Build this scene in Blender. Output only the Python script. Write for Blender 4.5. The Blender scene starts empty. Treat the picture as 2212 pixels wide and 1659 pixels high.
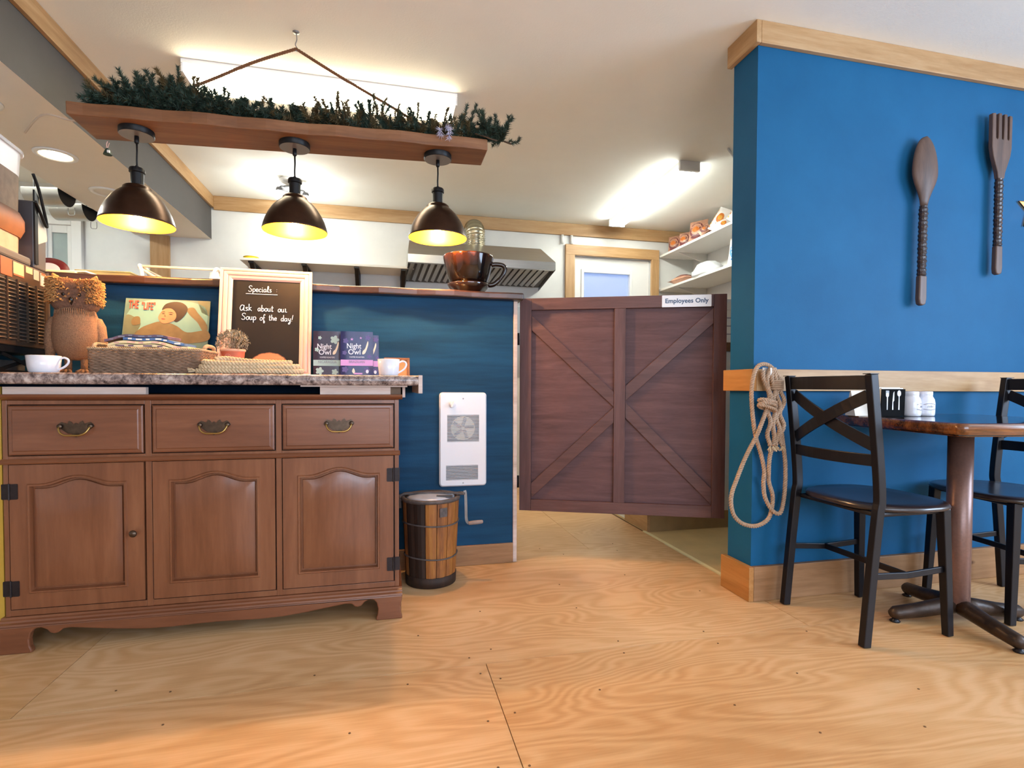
import bpy, bmesh, math, random
from mathutils import Vector, Matrix, Euler
random.seed(7)
PI = math.pi
R = math.radians
sc = bpy.context.scene
COL = sc.collection

# ------------------------------------------------------------------ camera
cam_d = bpy.data.cameras.new('camera')
cam = bpy.data.objects.new('camera', cam_d)
COL.objects.link(cam)
cam_d.sensor_fit = 'HORIZONTAL'
cam_d.sensor_width = 36.0
cam_d.lens = 36.0 * 1150.0 / 2212.0
cam_d.shift_y = 36.5 / 2212.0
cam_d.clip_start = 0.02
_yaw, _pit, _rol = R(13.2), R(-1.4), R(0.2)
_f = Vector((math.sin(_yaw) * math.cos(_pit), math.cos(_yaw) * math.cos(_pit), math.sin(_pit)))
_r = Vector((math.cos(_yaw), -math.sin(_yaw), 0))
_u = _r.cross(_f)
_r2 = _r * math.cos(_rol) + _u * math.sin(_rol)
_u2 = _u * math.cos(_rol) - _r * math.sin(_rol)
_m = Matrix((_r2, _u2, -_f)).transposed().to_4x4()
_m.translation = Vector((0, 0, 0.86))
cam.matrix_world = _m
sc.camera = cam

# ------------------------------------------------------------------ world, daylight, exposure
world = bpy.data.worlds.new('world')
sc.world = world
world.use_nodes = True
_bg = world.node_tree.nodes['Background']
_bg.inputs[0].default_value = (0.30, 0.48, 0.95, 1)
_bg.inputs[1].default_value = 0.6


def area_light(name, loc, rot, sx, sy, power, color):
    d = bpy.data.lights.new(name, 'AREA')
    d.shape = 'RECTANGLE'
    d.size, d.size_y = sx, sy
    d.energy, d.color = power, color
    o = bpy.data.objects.new(name, d)
    o.location, o.rotation_euler = loc, rot
    COL.objects.link(o)
    return o


# daylight entering by the windows of the dining room (behind and right of the camera)
area_light('daylight_side_window', (4.25, -0.6, 1.45), (R(90), 0, R(90)), 2.2, 1.3, 84, (0.58, 0.76, 1.0))
area_light('daylight_rear_window', (0.9, -2.85, 1.45), (R(90), 0, 0), 3.2, 1.3, 56, (0.70, 0.83, 1.0))

sc.view_settings.view_transform = 'Standard'
sc.view_settings.look = 'None'
sc.view_settings.gamma = 1.0
sc.view_settings.use_curve_mapping = False
sc.view_settings.exposure = 0.92

# ------------------------------------------------------------------ materials
MATS = {}


def srgb(h):
    h = h.lstrip('#')
    c = [int(h[i:i + 2], 16) / 255 for i in (0, 2, 4)]
    return tuple(v / 12.92 if v <= 0.04045 else ((v + 0.055) / 1.055) ** 2.4 for v in c) + (1,)


def newmat(name):
    m = bpy.data.materials.new(name)
    m.use_nodes = True
    MATS[name] = m
    nt = m.node_tree
    return m, nt, nt.nodes['Principled BSDF']


def ramp(nt, fac, stops):
    n = nt.nodes.new('ShaderNodeValToRGB')
    e = n.color_ramp.elements
    while len(e) < len(stops):
        e.new(0.5)
    for i, (p, c) in enumerate(stops):
        e[i].position, e[i].color = p, c
    nt.links.new(fac, n.inputs[0])
    return n.outputs[0]


def coords(nt, scale=(1, 1, 1), rot=(0, 0, 0), loc=(0, 0, 0)):
    tc = nt.nodes.new('ShaderNodeTexCoord')
    mp = nt.nodes.new('ShaderNodeMapping')
    mp.inputs['Scale'].default_value = scale
    mp.inputs['Rotation'].default_value = rot
    mp.inputs['Location'].default_value = loc
    nt.links.new(tc.outputs['Object'], mp.inputs[0])
    return mp.outputs[0]


def noise(nt, vec, scale, detail=3.0, rough=0.55, dist=0.0):
    n = nt.nodes.new('ShaderNodeTexNoise')
    n.inputs['Scale'].default_value = scale
    n.inputs['Detail'].default_value = detail
    n.inputs['Roughness'].default_value = rough
    n.inputs['Distortion'].default_value = dist
    if vec is not None:
        nt.links.new(vec, n.inputs['Vector'])
    return n.outputs['Fac']


def bump(nt, b, h, strength=0.2, dist=0.01):
    n = nt.nodes.new('ShaderNodeBump')
    n.inputs['Strength'].default_value = strength
    n.inputs['Distance'].default_value = dist
    nt.links.new(h, n.inputs['Height'])
    nt.links.new(n.outputs[0], b.inputs['Normal'])


def math_n(nt, op, a, b=None):
    n = nt.nodes.new('ShaderNodeMath')
    n.operation = op
    for i, v in enumerate((a, b)):
        if v is None:
            continue
        if isinstance(v, (int, float)):
            n.inputs[i].default_value = v
        else:
            nt.links.new(v, n.inputs[i])
    return n.outputs[0]


def mixc(nt, fac, a, b, mode='MIX'):
    n = nt.nodes.new('ShaderNodeMix')
    n.data_type = 'RGBA'
    n.blend_type = mode
    for s, v in ((n.inputs[0], fac), (n.inputs[6], a), (n.inputs[7], b)):
        if isinstance(v, (int, float, tuple)):
            s.default_value = v
        else:
            nt.links.new(v, s)
    return n.outputs[2]


def plain(name, hexc, rough=0.5, metal=0.0, var=0.0, vscale=12, bmp=0.0, bscale=60, spec=0.5, stretch=(1, 1, 1), coat=0.0):
    m, nt, b = newmat(name)
    c = srgb(hexc)
    b.inputs['Roughness'].default_value = rough
    b.inputs['Metallic'].default_value = metal
    b.inputs['Specular IOR Level'].default_value = spec
    b.inputs['Coat Weight'].default_value = coat
    if var > 0:
        v = coords(nt, stretch)
        f = noise(nt, v, vscale, 5)
        lo = tuple(x * (1 - var) for x in c[:3]) + (1,)
        hi = tuple(min(1, x * (1 + var)) for x in c[:3]) + (1,)
        nt.links.new(ramp(nt, f, [(0.3, lo), (0.7, hi)]), b.inputs['Base Color'])
    else:
        b.inputs['Base Color'].default_value = c
    if bmp > 0:
        v2 = coords(nt, stretch)
        bump(nt, b, noise(nt, v2, bscale, 4), bmp, 0.004)
    return m


def wood(name, dark, mid, light, axis='x', scale=1.0, rough=0.5, knots=False, coat=0.0, contrast=1.0, loc=(0, 0, 0)):
    m, nt, b = newmat(name)
    st = {'x': (0.9, 9, 9), 'y': (9, 0.9, 9), 'z': (9, 9, 0.9)}[axis]
    v = coords(nt, tuple(s * scale for s in st), loc=loc)
    f1 = noise(nt, v, 1.6, 6, 0.6, 0.6)
    v2 = coords(nt, tuple(s * scale * 4 for s in st), loc=loc)
    f2 = noise(nt, v2, 3.0, 4, 0.6)
    f = math_n(nt, 'ADD', math_n(nt, 'MULTIPLY', f1, 0.75), math_n(nt, 'MULTIPLY', f2, 0.25))
    w = 0.16 / contrast
    c = ramp(nt, f, [(0.5 - w, srgb(dark)), (0.5, srgb(mid)), (0.5 + w, srgb(light))])
    if knots:
        kv = coords(nt, tuple((1.5 if s < 2 else 4.5) for s in st), loc=loc)
        vo = nt.nodes.new('ShaderNodeTexVoronoi')
        vo.inputs['Scale'].default_value = 1.5
        nt.links.new(kv, vo.inputs['Vector'])
        k = ramp(nt, vo.outputs['Distance'], [(0.03, (0, 0, 0, 1)), (0.09, (1, 1, 1, 1))])
        c = mixc(nt, 1.0, c, mixc(nt, k, srgb('#6a3c1c'), (1, 1, 1, 1)), 'MULTIPLY')
    nt.links.new(c, b.inputs['Base Color'])
    b.inputs['Roughness'].default_value = rough
    b.inputs['Coat Weight'].default_value = coat
    b.inputs['Coat Roughness'].default_value = 0.2
    bump(nt, b, f2, 0.08, 0.002)
    return m


def emis(name, color, strength):
    m, nt, b = newmat(name)
    b.inputs['Base Color'].default_value = (color[0], color[1], color[2], 1)
    b.inputs['Emission Color'].default_value = (color[0], color[1], color[2], 1)
    b.inputs['Emission Strength'].default_value = strength
    return m


def glassy(name, tint=(1, 1, 1, 1), clear=0.85, rough=0.05):
    m, nt, b = newmat(name)
    out = nt.nodes['Material Output']
    tr = nt.nodes.new('ShaderNodeBsdfTransparent')
    tr.inputs[0].default_value = tint
    b.inputs['Base Color'].default_value = tint
    b.inputs['Roughness'].default_value = rough
    mx = nt.nodes.new('ShaderNodeMixShader')
    mx.inputs[0].default_value = 1 - clear
    nt.links.new(tr.outputs[0], mx.inputs[1])
    nt.links.new(b.outputs[0], mx.inputs[2])
    nt.links.new(mx.outputs[0], out.inputs[0])
    return m


def plywood(name, dark, mid, light, seed):
    m, nt, b = newmat(name)
    v = coords(nt, (0.8, 2.9, 1), loc=(seed * 3.1, seed * 1.7, 0))
    big = noise(nt, v, 0.85, 2.5, 0.5, 0.35)
    rings = math_n(nt, 'SINE', math_n(nt, 'MULTIPLY', big, 210.0))
    v2 = coords(nt, (3, 60, 1))
    fine = noise(nt, v2, 3.0, 4)
    v3 = coords(nt, (1, 1, 1))
    blot = noise(nt, v3, 1.4, 4)
    f = math_n(nt, 'ADD', math_n(nt, 'ADD', math_n(nt, 'MULTIPLY', rings, 0.075), math_n(nt, 'MULTIPLY', fine, 0.30)),
               math_n(nt, 'MULTIPLY', blot, 0.7))
    nt.links.new(ramp(nt, f, [(0.33, srgb(dark)), (0.5, srgb(mid)), (0.66, srgb(light))]), b.inputs['Base Color'])
    b.inputs['Roughness'].default_value = 0.42
    b.inputs['Specular IOR Level'].default_value = 0.4
    bump(nt, b, fine, 0.04, 0.002)
    return m


def granite(name):
    m, nt, b = newmat(name)
    v = coords(nt)
    n1 = noise(nt, v, 55, 6, 0.7, 0.8)
    n2 = noise(nt, v, 16, 3, 0.6, 1.0)
    f = math_n(nt, 'ADD', math_n(nt, 'MULTIPLY', n1, 0.65), math_n(nt, 'MULTIPLY', n2, 0.35))
    nt.links.new(ramp(nt, f, [(0.38, srgb('#2c2224')), (0.46, srgb('#70605c')), (0.54, srgb('#a08c84')), (0.64, srgb('#c9bbb2'))]),
                 b.inputs['Base Color'])
    b.inputs['Roughness'].default_value = 0.22
    return m


def paint(name, hexc, hex2, rough=0.45, streak=(1, 1, 1), bmp=0.12, sc_=2.5, spec=0.5):
    m, nt, b = newmat(name)
    f = noise(nt, coords(nt, streak), sc_, 5, 0.6)
    nt.links.new(ramp(nt, f, [(0.35, srgb(hexc)), (0.68, srgb(hex2))]), b.inputs['Base Color'])
    b.inputs['Roughness'].default_value = rough
    b.inputs['Specular IOR Level'].default_value = spec
    bump(nt, b, noise(nt, coords(nt), 160, 3), bmp, 0.002)
    return m


M = MATS
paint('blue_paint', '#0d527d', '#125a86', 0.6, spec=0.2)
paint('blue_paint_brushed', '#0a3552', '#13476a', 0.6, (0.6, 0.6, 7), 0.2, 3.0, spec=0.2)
paint('ceiling_paint', '#eeede6', '#f2f1ea', 0.8, bmp=0.3)
paint('white_wall', '#d6d6d4', '#e2e2df', 0.35, bmp=0.25)
paint('grey_bulkhead', '#444140', '#4c4847', 0.7)
paint('soffit_paint', '#e0d9cf', '#e6dfd5', 0.6)
paint('yellow_paint', '#d0a83c', '#d8b24a', 0.6)
paint('room_paint', '#e6e2da', '#ebe7df', 0.7)
plywood('plywood_a', '#be8e5c', '#cfa170', '#dab184', 1.0)
plywood('plywood_b', '#bb8a58', '#cb9d6b', '#d6ac7e', 4.3)
plywood('plywood_c', '#c09262', '#d0a575', '#dcb68a', 7.9)
plain('vinyl_floor', '#c9ad7c', 0.45, var=0.08, vscale=9)
plain('subfloor', '#6a4a2c', 0.8)
plain('pale_wood_strip', '#e8d9ac', 0.5, var=0.05)
wood('pine', '#9c7448', '#b08a5e', '#bf9d74', 'x', 1.0, 0.5, knots=True)
wood('pine_y', '#9c7448', '#b08a5e', '#bf9d74', 'y', 1.0, 0.5, knots=True)
wood('pine_z', '#9c7448', '#b08a5e', '#bf9d74', 'z', 1.0, 0.5, knots=True)
wood('pine_base', '#7d5735', '#946b46', '#a67c56', 'x', 1.0, 0.5, knots=True)
wood('pine_base_y', '#99652f', '#b07a40', '#c08a50', 'y', 1.0, 0.5, knots=True)
wood('maple', '#5f351f', '#77472e', '#88573b', 'x', 0.8, 0.32, coat=0.25, contrast=0.75)
wood('maple_z', '#613720', '#79492f', '#8a593c', 'z', 0.8, 0.30, coat=0.25, contrast=0.75)
plain('maple_dark', '#2a130a', 0.6)
wood('door_stain', '#44292a', '#553737', '#654644', 'z', 1.2, 0.5, contrast=0.9)
wood('door_stain_x', '#472a29', '#593a38', '#6a4945', 'x', 1.2, 0.5, contrast=0.9)
wood('door_board', '#4a3033', '#5a3d40', '#684a4b', 'x', 2.4, 0.6, contrast=.9)
wood('beam_wood', '#684229', '#805434', '#936845', 'x', 1.1, 0.55, contrast=0.9)
wood('cap_wood', '#1c100d', '#2e1b15', '#462c22', 'x', 1.2, 0.35, coat=0.4)
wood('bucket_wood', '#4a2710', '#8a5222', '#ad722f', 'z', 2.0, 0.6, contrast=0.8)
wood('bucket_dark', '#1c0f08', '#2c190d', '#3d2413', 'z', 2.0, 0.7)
wood('table_oak', '#3a1d0b', '#6b3b18', '#94592a', 'x', 1.6, 0.18, coat=0.6, contrast=1.3)
plain('table_top_dark', '#1a1512', 0.06, var=0.3, vscale=8, spec=0.7, stretch=(1, 8, 1))
wood('seat_wood', '#1c1516', '#291f20', '#35292a', 'x', 1.2, 0.28, coat=0.3)
wood('raw_ply_edge', '#b29c90', '#c8b4aa', '#d9c8c0', 'x', 1.0, 0.6)
wood('spoon_wood', '#42302a', '#584136', '#6a5145', 'z', 1.5, 0.5)
plain('spoon_dark', '#2c1d1c', 0.25, var=0.3, vscale=60, bmp=0.4, bscale=120)
wood('slice_wood', '#a8673f', '#c08055', '#cf9468', 'x', 1.0, 0.6)
plain('bark_edge', '#7a4a30', 0.8, var=0.3, vscale=80, bmp=0.6)
wood('frame_wood', '#cfa497', '#dcb5a8', '#e4c3b8', 'z', 1.0, 0.5, contrast=0.8)
wood('frame_wood_x', '#cfa497', '#dcb5a8', '#e4c3b8', 'x', 1.0, 0.5, contrast=0.8)
plain('chalkboard', '#151416', 0.7, var=0.12, vscale=7, spec=0.3)
plain('chalk', '#dfe8fb', 0.8)
granite('granite')
plain('black_metal', '#17151a', 0.38, 0.4)
plain('black_satin', '#0e0d0f', 0.45, spec=0.3)
plain('holder_black', '#0b0a0b', 0.8, spec=0.1)
plain('bronze_shade', '#3f2b20', 0.34, 0.8, var=0.2, vscale=20)
plain('gold_inside', '#d79a1e', 0.38, 0.25, var=0.15, vscale=25)
plain('canopy_under', '#807c7c', 0.35, 0.3)
plain('table_post', '#7a5a50', 0.32, 0.3, var=0.1, vscale=120)
plain('table_foot', '#3a2a20', 0.4, 0.3, var=0.25, vscale=30, bmp=0.3)
plain('hinge_metal', '#2e282a', 0.45, 0.6, var=0.2, vscale=60)
plain('pull_brass', '#57483c', 0.35, 0.85, var=0.3, vscale=60)
plain('bail_brass', '#a88a52', 0.25, 0.9)
plain('heater_white', '#e4e4ea', 0.3)
plain('heater_dark', '#4b4743', 0.5)
plain('heater_fan', '#9a8c76', 0.4, 0.5)
plain('white_ceramic', '#e8e6ec', 0.12, spec=0.6)
plain('white_plastic', '#e6e6e4', 0.35)
plain('white_paint_trim', '#ebebea', 0.4)
plain('stainless', '#b9b7b2', 0.3, 0.9, var=0.06, vscale=4, stretch=(1, 1, 14))
plain('stainless_soft', '#b5b5b3', 0.42, 0.55)
plain('foil', '#c4bca4', 0.25, 0.95, bmp=0.6, bscale=30)
plain('galvanized', '#8b8a8a', 0.4, 0.7, var=0.25, vscale=18)
plain('churn_lid', '#b4bccb', 0.35, 0.25, var=0.15, vscale=14)
plain('rust', '#5c5350', 0.7, 0.3, var=0.3, vscale=40)
plain('pewter_grip', '#8f7f78', 0.6, var=0.2, vscale=40)
plain('manila_rope', '#b0937a', 0.85, var=0.2, vscale=90, bmp=0.4, bscale=250)
plain('cotton_rope', '#cfb591', 0.85, var=0.15, vscale=90, bmp=0.4, bscale=250)
plain('twine', '#7c5233', 0.9, var=0.2, vscale=90)
plain('burlap', '#8f6b50', 0.95, var=0.25, vscale=220, bmp=0.8, bscale=260)
plain('burlap_fringe', '#a97b48', 0.95, var=0.25, vscale=120)
plain('owl_face', '#6a4a38', 0.95, var=0.3, vscale=120, bmp=0.8, bscale=200)
plain('button_black', '#120d0c', 0.2)
plain('wicker', '#8a6c56', 0.8, var=0.35, vscale=45)
plain('wicker_light', '#b99a78', 0.8, var=0.2, vscale=45)
plain('terracotta', '#c2674c', 0.7, var=0.12, vscale=30)
plain('pot_rim', '#d8a98f', 0.6)
plain('pot_print', '#d98f7c', 0.6)
plain('dried_leaf', '#8d8674', 0.9, var=0.45, vscale=60)
plain('needle_dark', '#2c4034', 0.7, var=0.35, vscale=25)
plain('needle_brown', '#5a4c2d', 0.8, var=0.4, vscale=25)
plain('twig', '#4a3624', 0.9)
plain('frost', '#cfcbe0', 0.6)
plain('bag_navy', '#27295a', 0.3, var=0.3, vscale=30)
plain('bag_plum', '#33263c', 0.32, var=0.3, vscale=30)
plain('bag_violet', '#5b4a86', 0.4)
plain('bag_pink', '#d797cf', 0.35)
plain('bag_mint', '#a9c6c0', 0.35)
plain('bag_cream', '#efe2c6', 0.4)
plain('print_white', '#eef0fa', 0.5)
plain('print_grey', '#8a8694', 0.5)
plain('print_red', '#b23a2c', 0.5)
plain('print_navy', '#2b4f78', 0.5)
plain('sign_white', '#eaf0fa', 0.35)
plain('paper_white', '#e9e4da', 0.6, var=0.05)
plain('paper_cream', '#e3d3a5', 0.6, var=0.12, vscale=30)
plain('paper_pink', '#d2a79c', 0.6, var=0.2, vscale=40)
plain('paper_plum', '#6b5668', 0.5, var=0.3, vscale=40)
plain('paper_blue', '#4b6fa4', 0.5, var=0.3, vscale=40)
plain('cover_aqua', '#5d7a74', 0.35, var=0.2, vscale=9)
plain('cover_teal', '#6b9794', 0.35, var=0.1, vscale=9)
plain('cover_shadow', '#5f6a58', 0.35, var=0.2, vscale=12)
plain('cover_skin', '#b67a5a', 0.4, var=0.1, vscale=30)
plain('cover_skin_dim', '#665c42', 0.4, var=0.2, vscale=20)
plain('cover_hair', '#231a1b', 0.4)
plain('cover_lip', '#9c4a44', 0.4)
plain('glaze_dark', '#24120d', 0.08, spec=0.7)
plain('slush_brown', '#6f4528', 0.5, var=0.15, vscale=14)
plain('slush_tan', '#8d7660', 0.6, var=0.2, vscale=40)
plain('slush_foam', '#a58577', 0.5, var=0.12, vscale=30)
plain('machine_bronze', '#5d4a3c', 0.35, 0.6, var=0.1)
plain('louver_bronze', '#85766c', 0.3, 0.7)
plain('machine_dark', '#1f1815', 0.7)
plain('sticker_cream', '#a8957a', 0.5)
plain('sticker_orange', '#8d4f33', 0.5)
plain('sticker_grey', '#8c8580', 0.5)
plain('grey_plastic', '#454347', 0.35)
plain('lid_dark', '#3d3a3b', 0.4)
plain('chip_bag', '#b98a72', 0.35, var=0.25, vscale=22)
plain('chip_maroon', '#6a2f33', 0.35)
plain('chip_orange', '#c8702c', 0.35)
plain('chip_yellow', '#d9a13c', 0.35)
plain('chip_white', '#e9e3df', 0.35)
plain('bag_blue', '#2c7fce', 0.35)
plain('shelf_white', '#dcd8d2', 0.5)
plain('strip_brown', '#6c4a28', 0.5, var=0.2, vscale=30)
plain('kick_tan', '#a3855a', 0.55, var=0.1, vscale=12)
plain('tray_olive', '#8d8662', 0.4)
plain('maroon_plastic', '#5c1216', 0.4)
plain('yellow_plastic', '#d7b81c', 0.4)
plain('beige_metal', '#c9b8a8', 0.5)
plain('grey_frame', '#4d4b4d', 0.5)
glassy('pane_glass', (0.97, 0.98, 1, 1), 0.8, 0.02)
glassy('clear_plastic', (0.95, 0.97, 1, 1), 0.55, 0.12)
glassy('bag_film', (0.95, 0.97, 1, 1), 0.4, 0.2)
plain('frosted_pane', '#93a09f', 0.15, var=0.15, vscale=3)
emis('tube_warm', (1.0, 0.88, 0.62), 14)
emis('tube_cool', (0.96, 1.0, 0.92), 27)
emis('bulb_warm', (1.0, 0.72, 0.30), 26)
emis('bulb_cool', (0.95, 1.0, 0.96), 14)
emis('downlight', (1.0, 0.80, 0.50), 12)
emis('star_glow', (1.0, 0.36, 0.10), 1.6)


def glaze():
    m, nt, b = newmat('glaze_drip')
    tc = nt.nodes.new('ShaderNodeTexCoord')
    sp = nt.nodes.new('ShaderNodeSeparateXYZ')
    nt.links.new(tc.outputs['Object'], sp.inputs[0])
    n = noise(nt, coords(nt, (1, 1, 0.12)), 38, 4)
    g = math_n(nt, 'ADD', math_n(nt, 'MULTIPLY', sp.outputs[2], 3.4), math_n(nt, 'MULTIPLY', n, 0.5))
    nt.links.new(ramp(nt, g, [(0.66, srgb('#100806')), (0.84, srgb('#2a120a')), (0.97, srgb('#6b3417'))]), b.inputs['Base Color'])
    b.inputs['Roughness'].default_value = 0.08
    return m


glaze()

# ------------------------------------------------------------------ mesh helpers


class MB:
    def __init__(self):
        self.v, self.f, self.mi = [], [], []
        self.cur = 0

    def add(self, vs, fs, M4=None):
        o = len(self.v)
        if M4 is not None:
            vs = [M4 @ Vector(p) for p in vs]
        self.v += [tuple(p) for p in vs]
        self.f += [tuple(i + o for i in f) for f in fs]
        self.mi += [self.cur] * len(fs)
        return self

    def box(self, a, b, M4=None):
        x0, y0, z0 = a
        x1, y1, z1 = b
        vs = [(x0, y0, z0), (x1, y0, z0), (x1, y1, z0), (x0, y1, z0), (x0, y0, z1), (x1, y0, z1), (x1, y1, z1), (x0, y1, z1)]
        fs = [(3, 2, 1, 0), (4, 5, 6, 7), (0, 1, 5, 4), (1, 2, 6, 5), (2, 3, 7, 6), (3, 0, 4, 7)]
        return self.add(vs, fs, M4)

    def prism(self, pts, d0, d1, plane='xz', M4=None):
        """extrude a 2D outline: plane 'xz' along y, 'xy' along z, 'yz' along x"""
        def mk(p, d):
            if plane == 'xz':
                return (p[0], d, p[1])
            if plane == 'xy':
                return (p[0], p[1], d)
            return (d, p[0], p[1])
        n = len(pts)
        vs = [mk(p, d0) for p in pts] + [mk(p, d1) for p in pts]
        fs = [tuple(range(n)), tuple(reversed(range(n, 2 * n)))]
        fs += [(i, i + n, (i + 1) % n + n, (i + 1) % n) for i in range(n)]
        return self.add(vs, fs, M4)

    def lathe(self, prof, n=24, M4=None, caps=True):
        vs, fs = [], []
        for r, z in prof:
            for k in range(n):
                a = 2 * PI * k / n
                vs.append((r * math.cos(a), r * math.sin(a), z))
        m = len(prof)
        for i in range(m - 1):
            for k in range(n):
                k2 = (k + 1) % n
                fs.append((i * n + k, i * n + k2, (i + 1) * n + k2, (i + 1) * n + k))
        if caps:
            if prof[0][0] > 1e-5:
                fs.append(tuple(reversed(range(n))))
            if prof[-1][0] > 1e-5:
                fs.append(tuple(range((m - 1) * n, m * n)))
        return self.add(vs, fs, M4)

    def frames(self, pts, closed=False):
        P = [Vector(p) for p in pts]
        n = len(P)
        T = []
        for i in range(n):
            if closed:
                t = P[(i + 1) % n] - P[i - 1]
            else:
                t = P[min(i + 1, n - 1)] - P[max(i - 1, 0)]
            T.append(t.normalized() if t.length > 1e-9 else Vector((0, 0, 1)))
        up = Vector((0, 0, 1))
        if abs(T[0].dot(up)) > 0.95:
            up = Vector((0, 1, 0))
        N = (up - T[0] * up.dot(T[0])).normalized()
        out = []
        for i in range(n):
            N = N - T[i] * N.dot(T[i])
            N = N.normalized() if N.length > 1e-6 else T[i].orthogonal().normalized()
            out.append((P[i], T[i], N, T[i].cross(N)))
        return out

    def tube(self, pts, r, n=8, closed=False, M4=None, cap=True):
        fr = self.frames(pts, closed)
        vs, fs = [], []
        m = len(fr)
        for i, (p, t, a, b) in enumerate(fr):
            rr = r[i] if isinstance(r, (list, tuple)) else r
            for k in range(n):
                an = 2 * PI * k / n
                vs.append(p + a * (rr * math.cos(an)) + b * (rr * math.sin(an)))
        for i in range(m if closed else m - 1):
            j = (i + 1) % m
            for k in range(n):
                k2 = (k + 1) % n
                fs.append((i * n + k, j * n + k, j * n + k2, i * n + k2))
        if cap and not closed:
            fs.append(tuple(range(n)))
            fs.append(tuple(reversed(range((m - 1) * n, m * n))))
        return self.add(vs, fs, M4)

    def band(self, pts, w, t, wdir, M4=None):
        """sweep a rectangle (width w along wdir, thickness t) along pts"""
        P = [Vector(p) for p in pts]
        W = Vector(wdir)
        n = len(P)
        vs, fs = [], []
        for i in range(n):
            T = (P[min(i + 1, n - 1)] - P[max(i - 1, 0)]).normalized()
            wd = (W - T * W.dot(T)).normalized()
            td = T.cross(wd)
            ww = w[i] if isinstance(w, (list, tuple)) else w
            tt = t[i] if isinstance(t, (list, tuple)) else t
            for a, b in ((-1, -1), (1, -1), (1, 1), (-1, 1)):
                vs.append(P[i] + wd * (a * ww / 2) + td * (b * tt / 2))
        for i in range(n - 1):
            for k in range(4):
                k2 = (k + 1) % 4
                fs.append((i * 4 + k, i * 4 + k2, (i + 1) * 4 + k2, (i + 1) * 4 + k))
        fs.append((3, 2, 1, 0))
        fs.append(tuple((n - 1) * 4 + k for k in range(4)))
        return self.add(vs, fs, M4)

    def rope(self, pts, r, pitch, n=6, seg=None):
        """three twisted strands along a path"""
        L = sum((Vector(pts[i + 1]) - Vector(pts[i])).length for i in range(len(pts) - 1))
        cnt = seg or max(12, int(L / pitch * 9))
        pts = resample(pts, cnt)
        fr = self.frames(pts)
        for s in range(3):
            path = []
            for i, (p, t, a, b) in enumerate(fr):
                an = 2 * PI * (i / (len(fr) - 1) * L / pitch + s / 3)
                path.append(p + (a * math.cos(an) + b * math.sin(an)) * (r * 0.56))
            self.tube(path, r * 0.48, n)
        return self

    def mesh(self, name, mats, smooth=False):
        me = bpy.data.meshes.new(name)
        me.from_pydata(self.v, [], self.f)
        for m in (mats if isinstance(mats, (list, tuple)) else [mats]):
            me.materials.append(M[m])
        if isinstance(mats, (list, tuple)):
            me.polygons.foreach_set('material_index', self.mi)
        bm = bmesh.new()
        bm.from_mesh(me)
        bmesh.ops.recalc_face_normals(bm, faces=bm.faces)
        bm.to_mesh(me)
        bm.free()
        if smooth:
            me.polygons.foreach_set('use_smooth', [True] * len(me.polygons))
        me.update()
        return me

    def obj(self, name, mats, parent=None, smooth=False, bevel=0.0, segs=2, auto=None):
        me = self.mesh(name, mats, smooth or auto is not None)
        o = bpy.data.objects.new(name, me)
        COL.objects.link(o)
        if parent is not None:
            o.parent = parent
        if bevel > 0:
            md = o.modifiers.new('bevel', 'BEVEL')
            md.width, md.segments = bevel, segs
            md.limit_method = 'ANGLE'
            md.angle_limit = R(35)
        if auto is not None:
            me.set_sharp_from_angle(angle=R(auto))
        return o


def resample(pts, cnt):
    P = [Vector(p) for p in pts]
    d = [0.0]
    for i in range(1, len(P)):
        d.append(d[-1] + (P[i] - P[i - 1]).length)
    out, j = [], 0
    for k in range(cnt):
        t = d[-1] * k / (cnt - 1)
        while j < len(P) - 2 and d[j + 1] < t:
            j += 1
        s = (t - d[j]) / max(1e-9, d[j + 1] - d[j])
        out.append(P[j].lerp(P[j + 1], min(1, max(0, s))))
    return out


def spline(pts, k=8, closed=False):
    P = [Vector(p) for p in pts]
    n = len(P)
    out = []
    for i in range(n if closed else n - 1):
        if closed:
            p0, p1, p2, p3 = P[i - 1], P[i], P[(i + 1) % n], P[(i + 2) % n]
        else:
            p0, p1, p2, p3 = P[max(i - 1, 0)], P[i], P[i + 1], P[min(i + 2, n - 1)]
        for j in range(k):
            t = j / k
            out.append(0.5 * ((2 * p1) + (p2 - p0) * t + (2 * p0 - 5 * p1 + 4 * p2 - p3) * t * t + (3 * p1 - p0 - 3 * p2 + p3) * t ** 3))
    if not closed:
        out.append(P[-1])
    return out


def tag(o, label, cat, group=None, kind=None):
    o['label'], o['category'] = label, cat
    if group:
        o['group'] = group
    if kind:
        o['kind'] = kind
    return o


def thing(name, label, cat, loc=(0, 0, 0), rotz=0.0, group=None, rot=None):
    o = bpy.data.objects.new(name, None)
    o.empty_display_size = 0.05
    COL.objects.link(o)
    o.location = loc
    o.rotation_euler = rot if rot else (0, 0, rotz)
    return tag(o, label, cat, group)


def struct(o, label, cat):
    return tag(o, label, cat, kind='structure')


def copy_tree(o, parent=None):
    c = o.copy()
    COL.objects.link(c)
    if parent is not None:
        c.parent = parent
    for ch in [x for x in CHILDREN(o)]:
        copy_tree(ch, c)
    return c


def CHILDREN(o):
    return [x for x in bpy.data.objects if x.parent == o]


def inst(name, me, parent, loc=(0, 0, 0), rot=(0, 0, 0), scale=(1, 1, 1)):
    o = bpy.data.objects.new(name, me)
    COL.objects.link(o)
    o.parent = parent
    o.location, o.rotation_euler, o.scale = loc, rot, scale
    return o


def rect(x0, z0, x1, z1):
    return [(x0, z0), (x1, z0), (x1, z1), (x0, z1)]


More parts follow.
